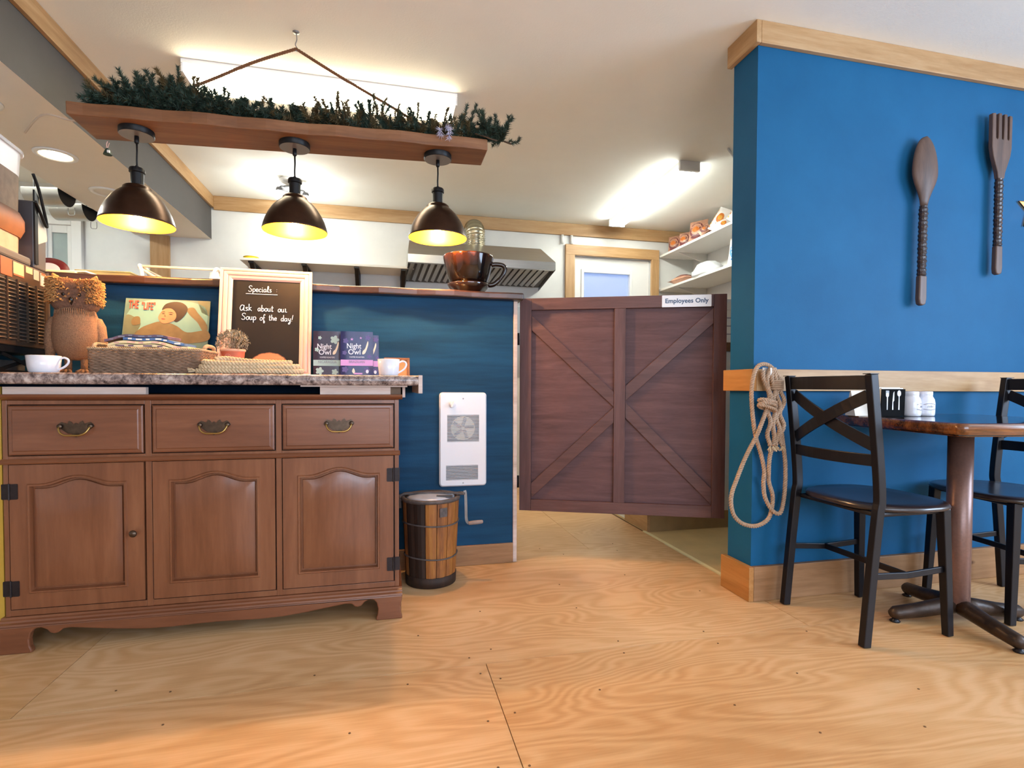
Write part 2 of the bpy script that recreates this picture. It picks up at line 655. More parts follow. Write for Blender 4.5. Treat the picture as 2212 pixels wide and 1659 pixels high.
def rrect(w, h, r, n=5, cx=0, cy=0):
    out = []
    for sx, sy, a0 in ((1, 1, 0), (-1, 1, 90), (-1, -1, 180), (1, -1, 270)):
        for k in range(n + 1):
            a = R(a0 + 90 * k / n)
            out.append((cx + sx * (w / 2 - r) + r * math.cos(a), cy + sy * (h / 2 - r) + r * math.sin(a)))
    return out


def ell(cx, cy, rx, ry, n=20, rot=0):
    c, s = math.cos(rot), math.sin(rot)
    return [(cx + rx * math.cos(2 * PI * k / n) * c - ry * math.sin(2 * PI * k / n) * s,
             cy + rx * math.cos(2 * PI * k / n) * s + ry * math.sin(2 * PI * k / n) * c) for k in range(n)]


def text_obj(name, body, size, mat, parent, loc, rot=(R(90), 0, 0), thick=0.0004, sx=1.0, align='CENTER', bold=0.0):
    cu = bpy.data.curves.new('t', 'FONT')
    cu.body = body
    cu.size = size
    cu.align_x = align
    cu.align_y = 'CENTER'
    cu.extrude = thick
    cu.offset = bold
    cu.resolution_u = 3
    ob = bpy.data.objects.new('t', cu)
    COL.objects.link(ob)
    dg = bpy.context.evaluated_depsgraph_get()
    me = bpy.data.meshes.new_from_object(ob.evaluated_get(dg))
    bpy.data.objects.remove(ob)
    bpy.data.curves.remove(cu)
    me.materials.clear()
    me.materials.append(M[mat])
    o = bpy.data.objects.new(name, me)
    COL.objects.link(o)
    o.parent = parent
    o.location, o.rotation_euler, o.scale = loc, rot, (sx, 1, 1)
    return o


GL = {
    'S': (0.60, [[(.55, .85), (.4, 1.0), (.18, .92), (.12, .72), (.32, .52), (.5, .3), (.4, .05), (.18, 0), (.02, .14)]]),
    'p': (0.44, [[(.05, .5), (.05, -.42)], [(.05, .35), (.2, .5), (.36, .4), (.36, .12), (.2, 0), (.05, .12)]]),
    'e': (0.42, [[(.05, .24), (.33, .28), (.32, .45), (.18, .5), (.04, .33), (.07, .08), (.2, 0), (.4, .1)]]),
    'c': (0.40, [[(.34, .42), (.18, .5), (.04, .3), (.08, .06), (.22, 0), (.38, .1)]]),
    'i': (0.24, [[(.08, .5), (.08, .1), (.14, 0), (.22, .06)], [(.08, .68), (.08, .74)]]),
    'a': (0.48, [[(.36, .42), (.18, .5), (.03, .3), (.1, .03), (.25, .05), (.35, .3), (.36, .48), (.36, .1), (.46, .02)]]),
    'A': (0.66, [[(.5, .72), (.25, .82), (.03, .45), (.12, .05), (.33, .1), (.5, .5), (.52, .8), (.5, .1), (.62, .02)]]),
    'l': (0.30, [[(.02, .12), (.2, .6), (.22, .95), (.12, 1.0), (.08, .7), (.1, .1), (.18, 0), (.28, .08)]]),
    's': (0.36, [[(.3, .42), (.18, .5), (.06, .4), (.2, .26), (.3, .12), (.16, 0), (.02, .06)]]),
    'k': (0.42, [[(.06, 1), (.06, 0)], [(.36, .55), (.08, .26), (.2, .22), (.42, 0)]]),
    'b': (0.42, [[(.06, 1), (.06, .05), (.2, 0), (.36, .15), (.34, .42), (.18, .48), (.07, .32)]]),
    'o': (0.42, [[(.2, .5), (.04, .32), (.08, .05), (.24, .0), (.37, .2), (.34, .44), (.2, .5)]]),
    'u': (0.46, [[(.04, .5), (.05, .12), (.16, 0), (.3, .1), (.34, .5), (.34, .1), (.44, .02)]]),
    't': (0.34, [[(.14, .9), (.12, .1), (.2, 0), (.32, .08)], [(0, .6), (.32, .6)]]),
    'r': (0.34, [[(.04, .5), (.12, .5), (.12, .1), (.2, 0), (.34, .06)]]),
    'f': (0.34, [[(.34, .88), (.24, 1), (.14, .8), (.12, -.3), (.2, -.42), (.26, -.2), (.1, .05)], [(0, .42), (.3, .46)]]),
    'h': (0.44, [[(.06, 1), (.06, 0)], [(.06, .3), (.2, .5), (.33, .4), (.33, .05), (.42, .02)]]),
    'd': (0.48, [[(.36, .42), (.18, .5), (.03, .28), (.1, .03), (.26, .05), (.36, .3)], [(.38, 1), (.37, .1), (.46, .02)]]),
    'y': (0.44, [[(.04, .5), (.08, .2), (.2, .1), (.34, .25)], [(.36, .5), (.32, -.2), (.18, -.45), (.06, -.35), (.36, .02)]]),
    '!': (0.30, [[(.24, 1.05), (.12, .3)], [(.07, .1), (.07, .04)]]),
    ':': (0.20, [[(.1, .5), (.1, .44)], [(.1, .12), (.1, .06)]]),
    ' ': (0.42, []),
}


def hand(mb, s, x, z, size, r, y=0.0, slope=0.0):
    """hand-written letters as thin strokes on the xz plane"""
    x0 = x
    for ch in s:
        w, strokes = GL[ch]
        for st in strokes:
            p = spline([(x + a * size, y, z + b * size + (x - x0) * slope) for a, b in st], 4)
            mb.tube(p, r, 5)
        x += (w + 0.04) * size
    return x


# ------------------------------------------------------------------ the room
ZC = 2.31
BW = 4.50     # kitchen back wall
floor = MB().box((-3.2, -3.0, -0.08), (4.4, BW + 0.1, -0.006)).obj('floor', 'subfloor')
struct(floor, 'bare plywood sheet floor running under the whole cafe', 'floor')


def sheet(x0, y0, x1, y1, mat, nm='plywood_sheet', z1=0.0):
    g = 0.0012
    return MB().box((x0 + g, y0 + g, -0.0058), (x1 - g, y1 - g, z1)).obj(nm, mat, floor)


SY = 1.615
sheet(-3.2, SY - 1.22, 0.298, SY, 'plywood_a')
sheet(0.298, SY - 1.22, 2.74, SY, 'plywood_b')
sheet(2.74, SY - 1.22, 4.4, SY, 'plywood_a')
sheet(-3.2, SY, -0.95, 2.66, 'plywood_b')
sheet(-0.95, SY, 1.49, 2.66, 'plywood_c')
sheet(1.49, SY, 4.4, 2.02, 'plywood_a')
sheet(-3.2, 2.66, 1.05, BW, 'plywood_a')
sheet(1.05, 2.66, 1.495, BW, 'plywood_c')
for k in range(3):
    sheet(-3.2, SY - 1.22 * (k + 2), -0.9 + 0.5 * k, SY - 1.22 * (k + 1), 'plywood_b')
    sheet(-0.9 + 0.5 * k, SY - 1.22 * (k + 2), 1.5 + 0.5 * k, SY - 1.22 * (k + 1), 'plywood_c')
    sheet(1.5 + 0.5 * k, SY - 1.22 * (k + 2), 4.4, SY - 1.22 * (k + 1), 'plywood_a')
MB().box((1.515, 2.02, -0.0058), (2.8, BW, 0.0005)).obj('vinyl_sheet', 'vinyl_floor', floor)
MB().box((1.496, 2.02, -0.0058), (1.514, 2.92, 0.003)).obj('threshold_strip', 'pale_wood_strip', floor)
mb = MB()
for x, y in [(-0.55, 1.5), (-0.35, 1.28), (0.05, 1.55), (0.12, 1.85), (0.27, 1.56), (0.33, 1.52), (0.27, 1.66), (0.33, 1.7), (0.27, 1.33), (0.33, 1.35),
             (0.26, 1.16), (0.33, 1.15), (0.75, 1.58), (0.75, 1.66), (1.1, 1.57), (1.1, 1.66), (1.2, 1.35), (0.9, 1.25), (1.05, 1.1), (0.35, 2.0),
             (0.7, 1.95), (0.75, 2.2), (1.05, 2.25), (1.3, 2.0), (0.9, 2.6), (1.2, 2.6), (0.8, 2.72), (1.2, 2.72), (-0.2, 1.66), (-0.6, 1.66),
             (-0.25, 1.13), (-0.9, 1.35), (-0.75, 1.7), (1.5, 1.2), (1.35, 1.06), (0.6, 1.4), (-0.1, 1.36), (1.45, 1.58)]:
    mb.lathe([(0.0001, 0.0012), (0.003, 0.0012), (0.0032, 0.0002)], 8, Matrix.Translation((x + random.uniform(-.02, .02), y, 0)), caps=False)
o = mb.obj('screw_head', 'subfloor', floor)
o['kind'] = 'stuff'

ceil_o = MB().box((-3.2, -3.0, ZC), (4.4, BW + 0.1, ZC + 0.1)).obj('ceiling', 'ceiling_paint')
struct(ceil_o, 'flat off white ceiling over the cafe and kitchen', 'ceiling')

# kitchen back wall, opening left for the outer door
DX0, DX1, DZ = 1.615, 2.357, 2.035
mb = MB()
mb.box((-3.2, BW, 0), (DX0, BW + 0.1, ZC))
mb.box((DX1, BW, 0), (2.9, BW + 0.1, ZC))
mb.box((DX0, BW, DZ), (DX1, BW + 0.1, ZC))
struct(mb.obj('wall_back', 'white_wall'), 'glossy white kitchen back wall behind the shelf and hood', 'wall')
struct(MB().box((2.79, 2.02, 0), (2.89, BW, ZC)).obj('wall_kitchen_right', 'white_wall'), 'white right side wall of the kitchen behind the snack shelves', 'wall')
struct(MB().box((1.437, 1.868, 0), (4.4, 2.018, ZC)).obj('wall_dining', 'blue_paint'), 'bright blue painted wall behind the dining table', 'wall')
struct(MB().box((-3.2, -3.0, 0), (-3.1, BW, ZC)).obj('wall_left', 'room_paint'), 'pale plaster wall at the far left of the cafe', 'wall')
# walls behind the camera with window openings
mb = MB()
for a, b in (((-3.1, -3.1, 0), (4.4, -3.0, 0.8)), ((-3.1, -3.1, 2.1), (4.4, -3.0, ZC)), ((-3.1, -3.1, 0.8), (-0.7, -3.0, 2.1)), ((2.5, -3.1, 0.8), (4.4, -3.0, 2.1))):
    mb.box(a, b)
struct(mb.obj('wall_rear', 'room_paint'), 'pale plaster wall with a wide window behind the viewer', 'wall')
mb = MB()
for a, b in (((4.4, -3.1, 0), (4.5, 1.87, 0.8)), ((4.4, -3.1, 2.1), (4.5, 1.87, ZC)), ((4.4, -3.1, 0.8), (4.5, -1.7, 2.1)), ((4.4, 0.5, 0.8), (4.5, 1.87, 2.1))):
    mb.box(a, b)
struct(mb.obj('wall_right', 'room_paint'), 'pale plaster wall with a window at the right of the dining room', 'wall')
for nm, a, b, ax, lab in (('window_1', (-0.7, -3.08), (2.5, 2.1), 'x', 'wide window in the wall behind the viewer'), ('window_2', (-1.7, 4.42), (0.5, 2.1), 'y', 'window in the right wall of the dining room')):
    mb = MB()
    w0, w1 = a[0], b[0]
    for k in range(4):
        t = w0 + (w1 - w0 - 0.05) * k / 3
        if ax == 'x':
            mb.box((t, a[1], 0.8), (t + 0.05, a[1] + 0.05, 2.1))
        else:
            mb.box((a[1], t, 0.8), (a[1] + 0.05, t + 0.05, 2.1))
    for z in (0.8, 2.05):
        if ax == 'x':
            mb.box((w0 + .05, a[1] + .002, z), (w1 - .05, a[1] + 0.048, z + 0.05))
        else:
            mb.box((a[1] + .002, w0 + .05, z), (a[1] + 0.048, w1 - .05, z + 0.05))
    w = struct(mb.obj(nm, 'white_paint_trim'), lab, 'window')
    if ax == 'x':
        MB().box((w0 + .05, a[1] + .02, .85), (w1 - .05, a[1] + .025, 2.05)).obj('pane', 'pane_glass', w)
    else:
        MB().box((a[1] + .02, w0 + .05, .85), (a[1] + .025, w1 - .05, 2.05)).obj('pane', 'pane_glass', w)

# dining wall trims
t = MB().box((1.4375, 1.848, 2.222), (4.4, 1.868, ZC)).obj('trim_1', 'pine', bevel=0.002)
struct(t, 'pine board along the top of the blue dining wall', 'trim')
t = MB().box((1.415, 1.848, 2.222), (1.4370, 2.035, ZC)).obj('trim_2', 'pine_y', bevel=0.002)
struct(t, 'short pine board capping the top of the blue wall end', 'trim')
t = MB().box((1.4375, 1.848, 0.851), (4.4, 1.868, 0.939)).obj('trim_3', 'pine', bevel=0.002)
struct(t, 'pine chair rail across the blue dining wall', 'trim')
t = MB().box((1.415, 1.848, 0.851), (1.4370, 2.035, 0.939)).obj('trim_4', 'pine_base_y', bevel=0.002)
struct(t, 'short pine chair rail return on the teal wall end', 'trim')
t = MB().box((1.4375, 1.848, 0.0005), (4.4, 1.868, 0.14)).obj('baseboard_dining', 'pine_base', bevel=0.002)
struct(t, 'pine baseboard along the foot of the blue dining wall', 'baseboard')
t = MB().box((1.415, 1.848, 0.0005), (1.4370, 2.035, 0.14)).obj('baseboard_wall_end', 'pine_base_y', bevel=0.002)
struct(t, 'orange toned pine baseboard on the blue wall end', 'baseboard')

# half wall behind the sideboard
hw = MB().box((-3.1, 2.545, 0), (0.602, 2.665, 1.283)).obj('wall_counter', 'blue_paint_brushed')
struct(hw, 'teal blue half wall behind the counter and sideboard', 'wall')
t = MB().box((0.6025, 2.538, 0.0005), (0.622, 2.668, 1.283)).obj('trim_5', 'raw_ply_edge', bevel=0.002)
struct(t, 'pale vertical board closing the half wall end', 'trim')
t = MB().box((0.05, 2.532, 0.0005), (0.602, 2.545, 0.097)).obj('baseboard_counter', 'pine_base', bevel=0.002)
struct(t, 'pine baseboard below the wall heater', 'baseboard')
mb = MB()
n = 44
pts = []
for i in range(n + 1):
    x = -3.1 + 3.745 * i / n
    pts.append((x, 2.497 + 0.008 * math.sin(i * 1.7) + 0.006 * math.sin(i * 0.61)))
outl = pts + [(0.645, 2.94), (-3.1, 2.94)]
cap = mb.prism(outl, 1.2835, 1.318, 'xy').obj('trim_6', 'cap_wood', bevel=0.008, segs=3)
struct(cap, 'dark live edge plank capping the blue half wall', 'trim')
yp = MB().box((-1.75, 2.10, 0.0005), (-1.245, 2.54, 0.858)).obj('wall_panel_yellow', 'yellow_paint')
struct(yp, 'yellow painted panel under the counter beside the sideboard', 'wall')

# ceiling trims of the kitchen and bulkhead
SOX, SZ = -1.30, 1.984
so = MB().box((-1.815, -0.6, SZ), (SOX, BW, ZC - 0.0005)).obj('bulkhead', ['grey_bulkhead', 'soffit_paint'])
for p in so.data.polygons:
    if p.normal.z < -0.9:
        p.material_index = 1
    else:
        p.material_index = 0
struct(so, 'grey dropped bulkhead with a pale underside and downlights', 'bulkhead')
t = MB().box((SOX + .0003, -0.6, 2.222), (SOX + 0.02, BW - .0003, ZC - .0008)).obj('trim_7', 'pine_y', bevel=0.002)
struct(t, 'pine ceiling trim along the grey bulkhead', 'trim')
t = MB().box((SOX + 0.021, BW - 0.02, 2.205), (2.789, BW - .0003, ZC - .0008)).obj('trim_8', 'pine', bevel=0.002)
struct(t, 'pine ceiling trim along the kitchen back wall', 'trim')
t = MB().box((-1.706, BW - 0.03, 0), (-1.58, BW - .0003, SZ - .001)).obj('trim_9', 'pine_z', bevel=0.002)
struct(t, 'upright pine board on the kitchen back wall', 'trim')

# kitchen counter seen through the gap beside the swing door
kc = thing('kitchen_counter', 'cream kitchen counter with a brown edged top past the swing door', 'counter', (1.53, 2.905, 0))
MB().box((0, 0, .0008), (1.255, .50, 1.09)).obj('cabinet', 'white_wall', kc)
MB().box((-.006, -.012, 1.0902), (1.255, .50, 1.145)).obj('worktop', 'strip_brown', kc, bevel=.003)
MB().box((0, -.012, .0008), (1.255, -.0003, .105)).obj('kick_board', 'kick_tan', kc)
MB().box((-.018, -.010, .0008), (-.0003, .30, .12)).obj('end_board', 'pine_y', kc)
wb = thing('white_carton', 'white carton with grey print on the kitchen counter', 'box', (2.08, 2.99, 1.1455), R(-8))
MB().box((-.13, -.07, 0), (.13, .07, .27)).obj('box', 'white_plastic', wb, bevel=.003)
for k in range(4):
    MB().box((-.11, -.0708, .05 + .05 * k), (.02 + .03 * (k % 2), -.0701, .056 + .05 * k)).obj('print', 'print_grey', wb)
MB().box((-.12, -.0708, .16), (.03, -.0702, .25)).obj('label_panel', 'paper_white', wb)

# ------------------------------------------------------------------ kitchen outer door
door = MB()
for a, b in (((DX0 + .004, BW + .02, 0.006), (1.713, BW + .06, DZ - .004)), ((2.16, BW + .02, 0.006), (DX1 - .004, BW + .06, DZ - .004)),
             ((1.713, BW + .02, 0.006), (2.16, BW + .06, 1.05)), ((1.713, BW + .02, 1.90), (2.16, BW + .06, DZ - .004))):
    door.box(a, b)
door = struct(door.obj('door_2', 'white_paint_trim'), 'white outer door with a glazed upper half in the kitchen', 'door')
mb = MB()
for a, b in (((1.69, 1.02), (1.715, 1.925)), ((2.158, 1.02), (2.183, 1.925)), ((1.715, 1.02), (2.158, 1.052)), ((1.715, 1.895), (2.158, 1.925))):
    mb.box((a[0], BW + .008, a[1]), (b[0], BW + .0195, b[1]))
mb.obj('glazing_bead', 'white_paint_trim', door, bevel=0.003)
MB().box((1.715, BW + .035, 1.052), (2.158, BW + .041, 1.897)).obj('pane', 'pane_glass', door)
mb = MB()
fr = MB().prism(rect(1.529, 0.001, 1.6148, 2.0349), BW - .03, BW - .0003).obj('door_frame', 'pine_z', bevel=.002)
struct(fr, 'pine door casing around the white kitchen door', 'door frame')
MB().prism(rect(2.3572, 0.001, 2.43, 2.0349), BW - .03, BW - .0003).obj('jamb_board', 'pine_z', fr, bevel=.002)
MB().prism(rect(1.529, 2.0351, 2.43, 2.125), BW - .03, BW - .0003).obj('head_board', 'pine', fr, bevel=.002)
for x in (1.50, 1.585):
    o = MB().tube([(x, BW - .02, 2.128), (x, BW - .02, 2.204)], .012, 10).obj('vent_pipe', 'white_plastic', smooth=True)
    tag(o, 'white pipe rising above the door frame, %s' % ('left one' if x < 1.55 else 'right one'), 'pipe', 'white pipes above the kitchen door')

# small window at the far left of the kitchen
w = MB()
for a, b in (((-2.42, 1.35), (-2.355, 2.08)), ((-2.205, 1.35), (-2.14, 2.08)), ((-2.355, 2.015), (-2.205, 2.08)), ((-2.355, 1.35), (-2.205, 1.41))):
    w.prism(rect(a[0], a[1], b[0], b[1]), BW - .035, BW - .0003)
w = struct(w.obj('window_3', 'white_paint_trim', bevel=.004), 'white framed sliding window at the far left of the kitchen', 'window')
mb = MB()
for a, b in (((-2.355, 1.41), (-2.33, 2.015)), ((-2.235, 1.41), (-2.205, 2.015)), ((-2.33, 1.96), (-2.235, 2.015))):
    mb.prism(rect(a[0], a[1], b[0], b[1]), BW - .02, BW - .0004)
mb.obj('sash', 'white_plastic', w, bevel=.002)
MB().prism(rect(-2.33, 1.41, -2.235, 1.96), BW - .008, BW - .0005).obj('pane', 'frosted_pane', w)

# ------------------------------------------------------------------ sideboard
sb = thing('sideboard', 'brown maple sideboard with three drawers and arched panel doors under the counter', 'sideboard', (-0.5795, 2.03, 0))
W2 = 0.6215
SBX = -0.5795


def lx(x):
    return x - SBX


MB().box((-W2 + .004, 0.016, 0.115), (W2 - .004, 0.465, 0.8148)).obj('carcass', 'maple_dark', sb)
MB().box((-W2, 0.0165, 0.113), (-W2 + .0038, 0.466, 0.8147)).obj('side_panel', 'maple_z', sb)
MB().box((W2 - .0038, 0.0165, 0.113), (W2, 0.466, 0.8147)).obj('side_panel', 'maple_z', sb)
mb = MB()
DL = [(-1.183, -0.801), (-0.773, -0.390), (-0.362, 0.022)]
DR = [(-1.183, -0.801), (-0.774, -0.389), (-0.363, 0.022)]
zd0, zd1, zo0, zo1 = 0.637, 0.797, 0.1375, 0.606
xs = [-W2, lx(-1.1875), lx(-.7965), lx(-.7775), lx(-.3855), lx(-.3665), lx(.0265), W2]
for i in (0, 2, 4, 6):
    mb.box((xs[i], 0, 0.113), (xs[i + 1], 0.0158, 0.8147))
for i in (1, 3, 5):
    mb.box((xs[i], 0.0005, 0.8005), (xs[i + 1], 0.0155, 0.8145))
    mb.box((xs[i], 0.0005, 0.6105), (xs[i + 1], 0.0155, 0.6335))
    mb.box((xs[i], 0.0005, 0.1135), (xs[i + 1], 0.0155, 0.1335))
mb.obj('face_frame', 'maple_z', sb, bevel=.0012)
mb = MB()
prof = [(-.002, .0), (-.010, .002), (-.013, .007), (-.010, .012), (-.004, .016), (-.002, .018)]
mb.prism([(p[0], .607 + p[1]) for p in prof] + [(.001, .625), (.001, .607)], -W2 - .004, W2 + .004, 'yz')
mb.obj('waist_moulding', 'maple', sb, auto=40)
top = MB().prism([(-.02, .824), (-.023, .829), (-.02, .834), (.468, .834), (.468, .8155), (-.006, .8155), (-.012, .8185)], -W2 - .013, W2 + .013, 'yz').obj('top_board', 'maple', sb, bevel=.001)

# drawer with bevelled lip and bat-wing pull
plate = []
half = [(0, .016), (.006, .012), (.010, .018), (.016, .021), (.020, .013), (.026, .015), (.034, .018), (.040, .013), (.044, .006), (.036, .0), (.026, -.008),
        (.018, -.014), (.010, -.014), (.006, -.020), (0, -.024)]
plate = half + [(-x, z) for x, z in reversed(half[1:-1])]
plate_me = MB().prism(plate, -.0022, 0).mesh('back_plate', 'pull_brass')
mb = MB()
mb.tube(spline([(-.036, -.004, .006), (-.036, -.014, .002), (-.030, -.02, -.010), (-.018, -.022, -.017), (0, -.022, -.0175), (.018, -.022, -.017), (.030, -.02, -.010), (.036, -.014, .002), (.036, -.004, .006)], 5), .0026, 8)
bail_me = mb.mesh('bail', 'bail_brass', True)
mb = MB()
mb.lathe([(.0001, -.008), (.005, -.0075), (.007, -.004), (.005, 0)], 10, Matrix.Translation((0, -.004, .006)) @ Matrix.Rotation(R(-90), 4, 'X'))
post_me = mb.mesh('post', 'pull_brass', True)
for i, (a, b) in enumerate(DL):
    a, b = lx(a), lx(b)
    m = .012
    mb = MB()
    o0, o1, o2 = rect(a, zd0, b, zd1), rect(a + .004, zd0 + .004, b - .004, zd1 - .004), rect(a + m, zd0 + m, b - m, zd1 - m)
    vs = [(p[0], .012, p[1]) for p in o0] + [(p[0], -.003, p[1]) for p in o0] + [(p[0], -.006, p[1]) for p in o1] + [(p[0], -.0065, p[1]) for p in o2]
    o3 = rect(a + m + .003, zd0 + m + .003, b - m - .003, zd1 - m - .003)
    vs += [(p[0], -.0090, p[1]) for p in o3]
    fs = [(0, 1, 2, 3), (16, 17, 18, 19)]
    for L in range(4):
        for k in range(4):
            fs.append((L * 4 + k, L * 4 + (k + 1) % 4, (L + 1) * 4 + (k + 1) % 4, (L + 1) * 4 + k))
    mb.add(vs, fs)
    d = mb.obj('drawer', 'maple', sb)
    cx, cz = (a + b) / 2, .722
    inst('back_plate', plate_me, d, (cx, -.0092, cz), scale=(1.2, 1, 1.2))
    inst('bail', bail_me, d, (cx, -.0092, cz), scale=(1.2, 1, 1.2))
    for s_ in (-1, 1):
        inst('post', post_me, d, (cx + s_ * .036 * 1.2, -.0092, cz), scale=(1.2, 1, 1.2))


def arch_outline(a, b, z0, z1, rise, ins, n=17):
    a, b, z0 = a + ins, b - ins, z0 + ins
    z1 = z1 - ins
    out = [(a, z0)]
    for k in range(4):
        out.append((a, z0 + (z1 - z0) * (k + 1) / 4))
    for k in range(1, n):
        t = k / n
        x = a + (b - a) * t
        s = max(0, min(1, (t - .12) / .76))
        out.append((x, z1 + rise * (0.5 - 0.5 * math.cos(2 * PI * s))))
    out.append((b, z1))
    for k in range(1, 4):
        out.append((b, z1 + (z0 - z1) * k / 4))
    out.append((b, z0))
    return out


for i, (a, b) in enumerate(DR):
    a, b = lx(a), lx(b)
    pa, pb = a + .049, b - .049
    p0, p1, rise = .186, .544, .026
    outl = arch_outline(pa, pb, p0, p1, rise, 0)
    rc = []
    for (x, z) in outl:
        if x <= pa + 1e-6:
            rc.append((a, zo0 if z <= p0 + 1e-6 else (zo1 if z >= p1 - 1e-6 else z)))
        elif x >= pb - 1e-6:
            rc.append((b, zo0 if z <= p0 + 1e-6 else (zo1 if z >= p1 - 1e-6 else z)))
        else:
            rc.append((x, zo1))
    layers = [(rc, .014), (rc, -.004), (outl, -.004)]
    for ins, dep in ((.003, -.009), (.008, -.009), (.011, .008), (.016, .008), (.018, .002), (.040, -.004)):
        layers.append((arch_outline(pa, pb, p0, p1, rise, ins), dep))
    n = len(outl)
    vs, fs = [], []
    for pts_, dep in layers:
        vs += [(p[0], dep, p[1]) for p in pts_]
    for L in range(len(layers) - 1):
        for k in range(n):
            k2 = (k + 1) % n
            fs.append((L * n + k, L * n + k2, (L + 1) * n + k2, (L + 1) * n + k))
    fs.append(tuple(range((len(layers) - 1) * n, len(layers) * n)))
    fs.append(tuple(range(n)))
    d = MB().add(vs, fs).obj('door', 'maple_z', sb, auto=25)
    if i == 0:
        MB().lathe([(.004, 0), (.004, .010), (.010, .013), (.012, .018), (.009, .023), (.0001, .024)], 14, Matrix.Translation((lx(-.828), -.004, .368)) @ Matrix.Rotation(R(90), 4, 'X')).obj('knob', 'pull_brass', d, True)
    hx = {0: a, 2: b}.get(i)
    if hx is not None:
        s = 1 if i == 0 else -1
        for hz in ((.52, .205) if i == 0 else (.535, .20)):
            mb = MB()
            mb.prism(rrect(.020, .050, .003, 3, hx + s * .014, hz), -.0065, -.0042)
            mb.prism(rrect(.018, .050, .003, 3, hx - s * .014, hz), -.0025, -.0003)
            mb.tube([(hx, -.005, hz - .026), (hx, -.005, hz + .026)], .0035, 8)
            mb.obj('hinge', 'hinge_metal', d)
        # bracket of the right door reaches round the stile
# scalloped plinth with ogee bracket feet
fw = W2 + .012
hp = [(0, .048), (.06, .047), (.14, .044), (.22, .046), (.30, .054), (.37, .064), (.43, .072), (.452, .070), (.462, .060), (.474, .056), (.486, .060), (.496, .072),
      (.512, .080), (.530, .078), (.540, .066), (.545, .045), (.543, .022), (.538, .010), (.538, 0)]
bottom = [(-x, z) for x, z in reversed(hp[1:])] + hp
outl = [(-fw, 0), ] + bottom + [(fw, 0), (fw - .004, .02), (fw - .008, .045), (fw - .002, .07), (fw, .088), (-fw, .088), (-fw + .002, .07), (-fw + .008, .045), (-fw + .004, .02)]
mb = MB().prism(outl, -.026, -.004)
pl = mb.obj('apron', 'maple', sb, bevel=.004, segs=2)
mb = MB()
sidep = [(-.0035, 0), (.11, 0), (.105, .05), (.13, .07), (.34, .07), (.36, .05), (.355, 0), (.465, 0), (.465, .088), (-.0035, .088)]
MB().prism(sidep, fw - .022, fw - .004, 'yz').obj('side_apron', 'maple', sb, bevel=.002)
MB().prism(sidep, -fw + .004, -fw + .022, 'yz').obj('side_apron', 'maple', sb, bevel=.002)
MB().prism([(-.027, .0885), (-.024, .095), (-.017, .098), (-.014, .104), (-.008, .107), (-.004, .1125), (.4, .1125), (.4, .0885)], -fw + .001, fw - .001, 'yz').obj('plinth_moulding', 'maple', sb, bevel=.0012)

# ------------------------------------------------------------------ counter on top
cn = thing('counter_top', 'speckled grey brown laminate counter above the sideboard', 'counter', (0, 0, 0))
MB().prism([(2.006, .868), (2.001, .874), (2.0, .885), (2.001, .897), (2.007, .9035), (2.018, .905), (2.540, .905), (2.540, .867), (2.012, .867)], -2.4, .1125, 'yz').obj('slab', 'granite', cn, auto=50)
MB().box((.113, 2.003, .838), (.128, 2.54, .9055)).obj('end_board', 'raw_ply_edge', cn, bevel=.001)
MB().box((-1.195, 2.024, .8343), (-.79, 2.045, .858)).obj('spacer_board', 'raw_ply_edge', cn)
MB().box((-.235, 2.022, .8343), (.012, 2.045, .8615)).obj('spacer_board', 'raw_ply_edge', cn)
MB().box((-.30, 2.016, .8618), (.073, 2.05, .8668)).obj('batten', 'raw_ply_edge', cn)
MB().box((.0125, 2.05, .8343), (.05, 2.5, .861)).obj('support_block', 'strip_brown', cn)
MB().box((.056, 2.04, .823), (.066, 2.5, .8615)).obj('support_batten', 'raw_ply_edge', cn)
CT = .9052

# ------------------------------------------------------------------ wall heater
ht = thing('wall_heater', 'white wall heater with dial and slotted grilles on the blue half wall', 'heater', (0.3535, 2.545, 0.388))
hwid, hh = .227, .449
mb = MB()
g1 = (-.0765, .214, .0765, .342)   # fan grille opening, local x z
g2 = (-.082, .031, .072, .101)
layers = [(rrect(hwid, hh, .016, 5, 0, hh / 2), 0), (rrect(hwid, hh, .016, 5, 0, hh / 2), -.012), (rrect(hwid - .012, hh - .012, .012, 5, 0, hh / 2), -.019)]
n = len(layers[0][0])
vs, fs = [], []
for p_, d in layers:
    vs += [(p[0], d, p[1]) for p in p_]
for L in range(2):
    for k in range(n):
        fs.append((L * n + k, L * n + (k + 1) % n, (L + 1) * n + (k + 1) % n, (L + 1) * n + k))
fs.append(tuple(range(n)))
mb.add(vs, fs)
# front sheet around both openings
zz = [.006, g2[1], g2[3], g1[1], g1[3], hh - .006]
xx = [-hwid / 2 + .006, min(g1[0], g2[0]), max(g1[2], g2[2]), hwid / 2 - .006]
yy = -.019


def q(x0, z0, x1, z1):
    mb.add([(x0, yy, z0), (x1, yy, z0), (x1, yy, z1), (x0, yy, z1)], [(0, 1, 2, 3)])


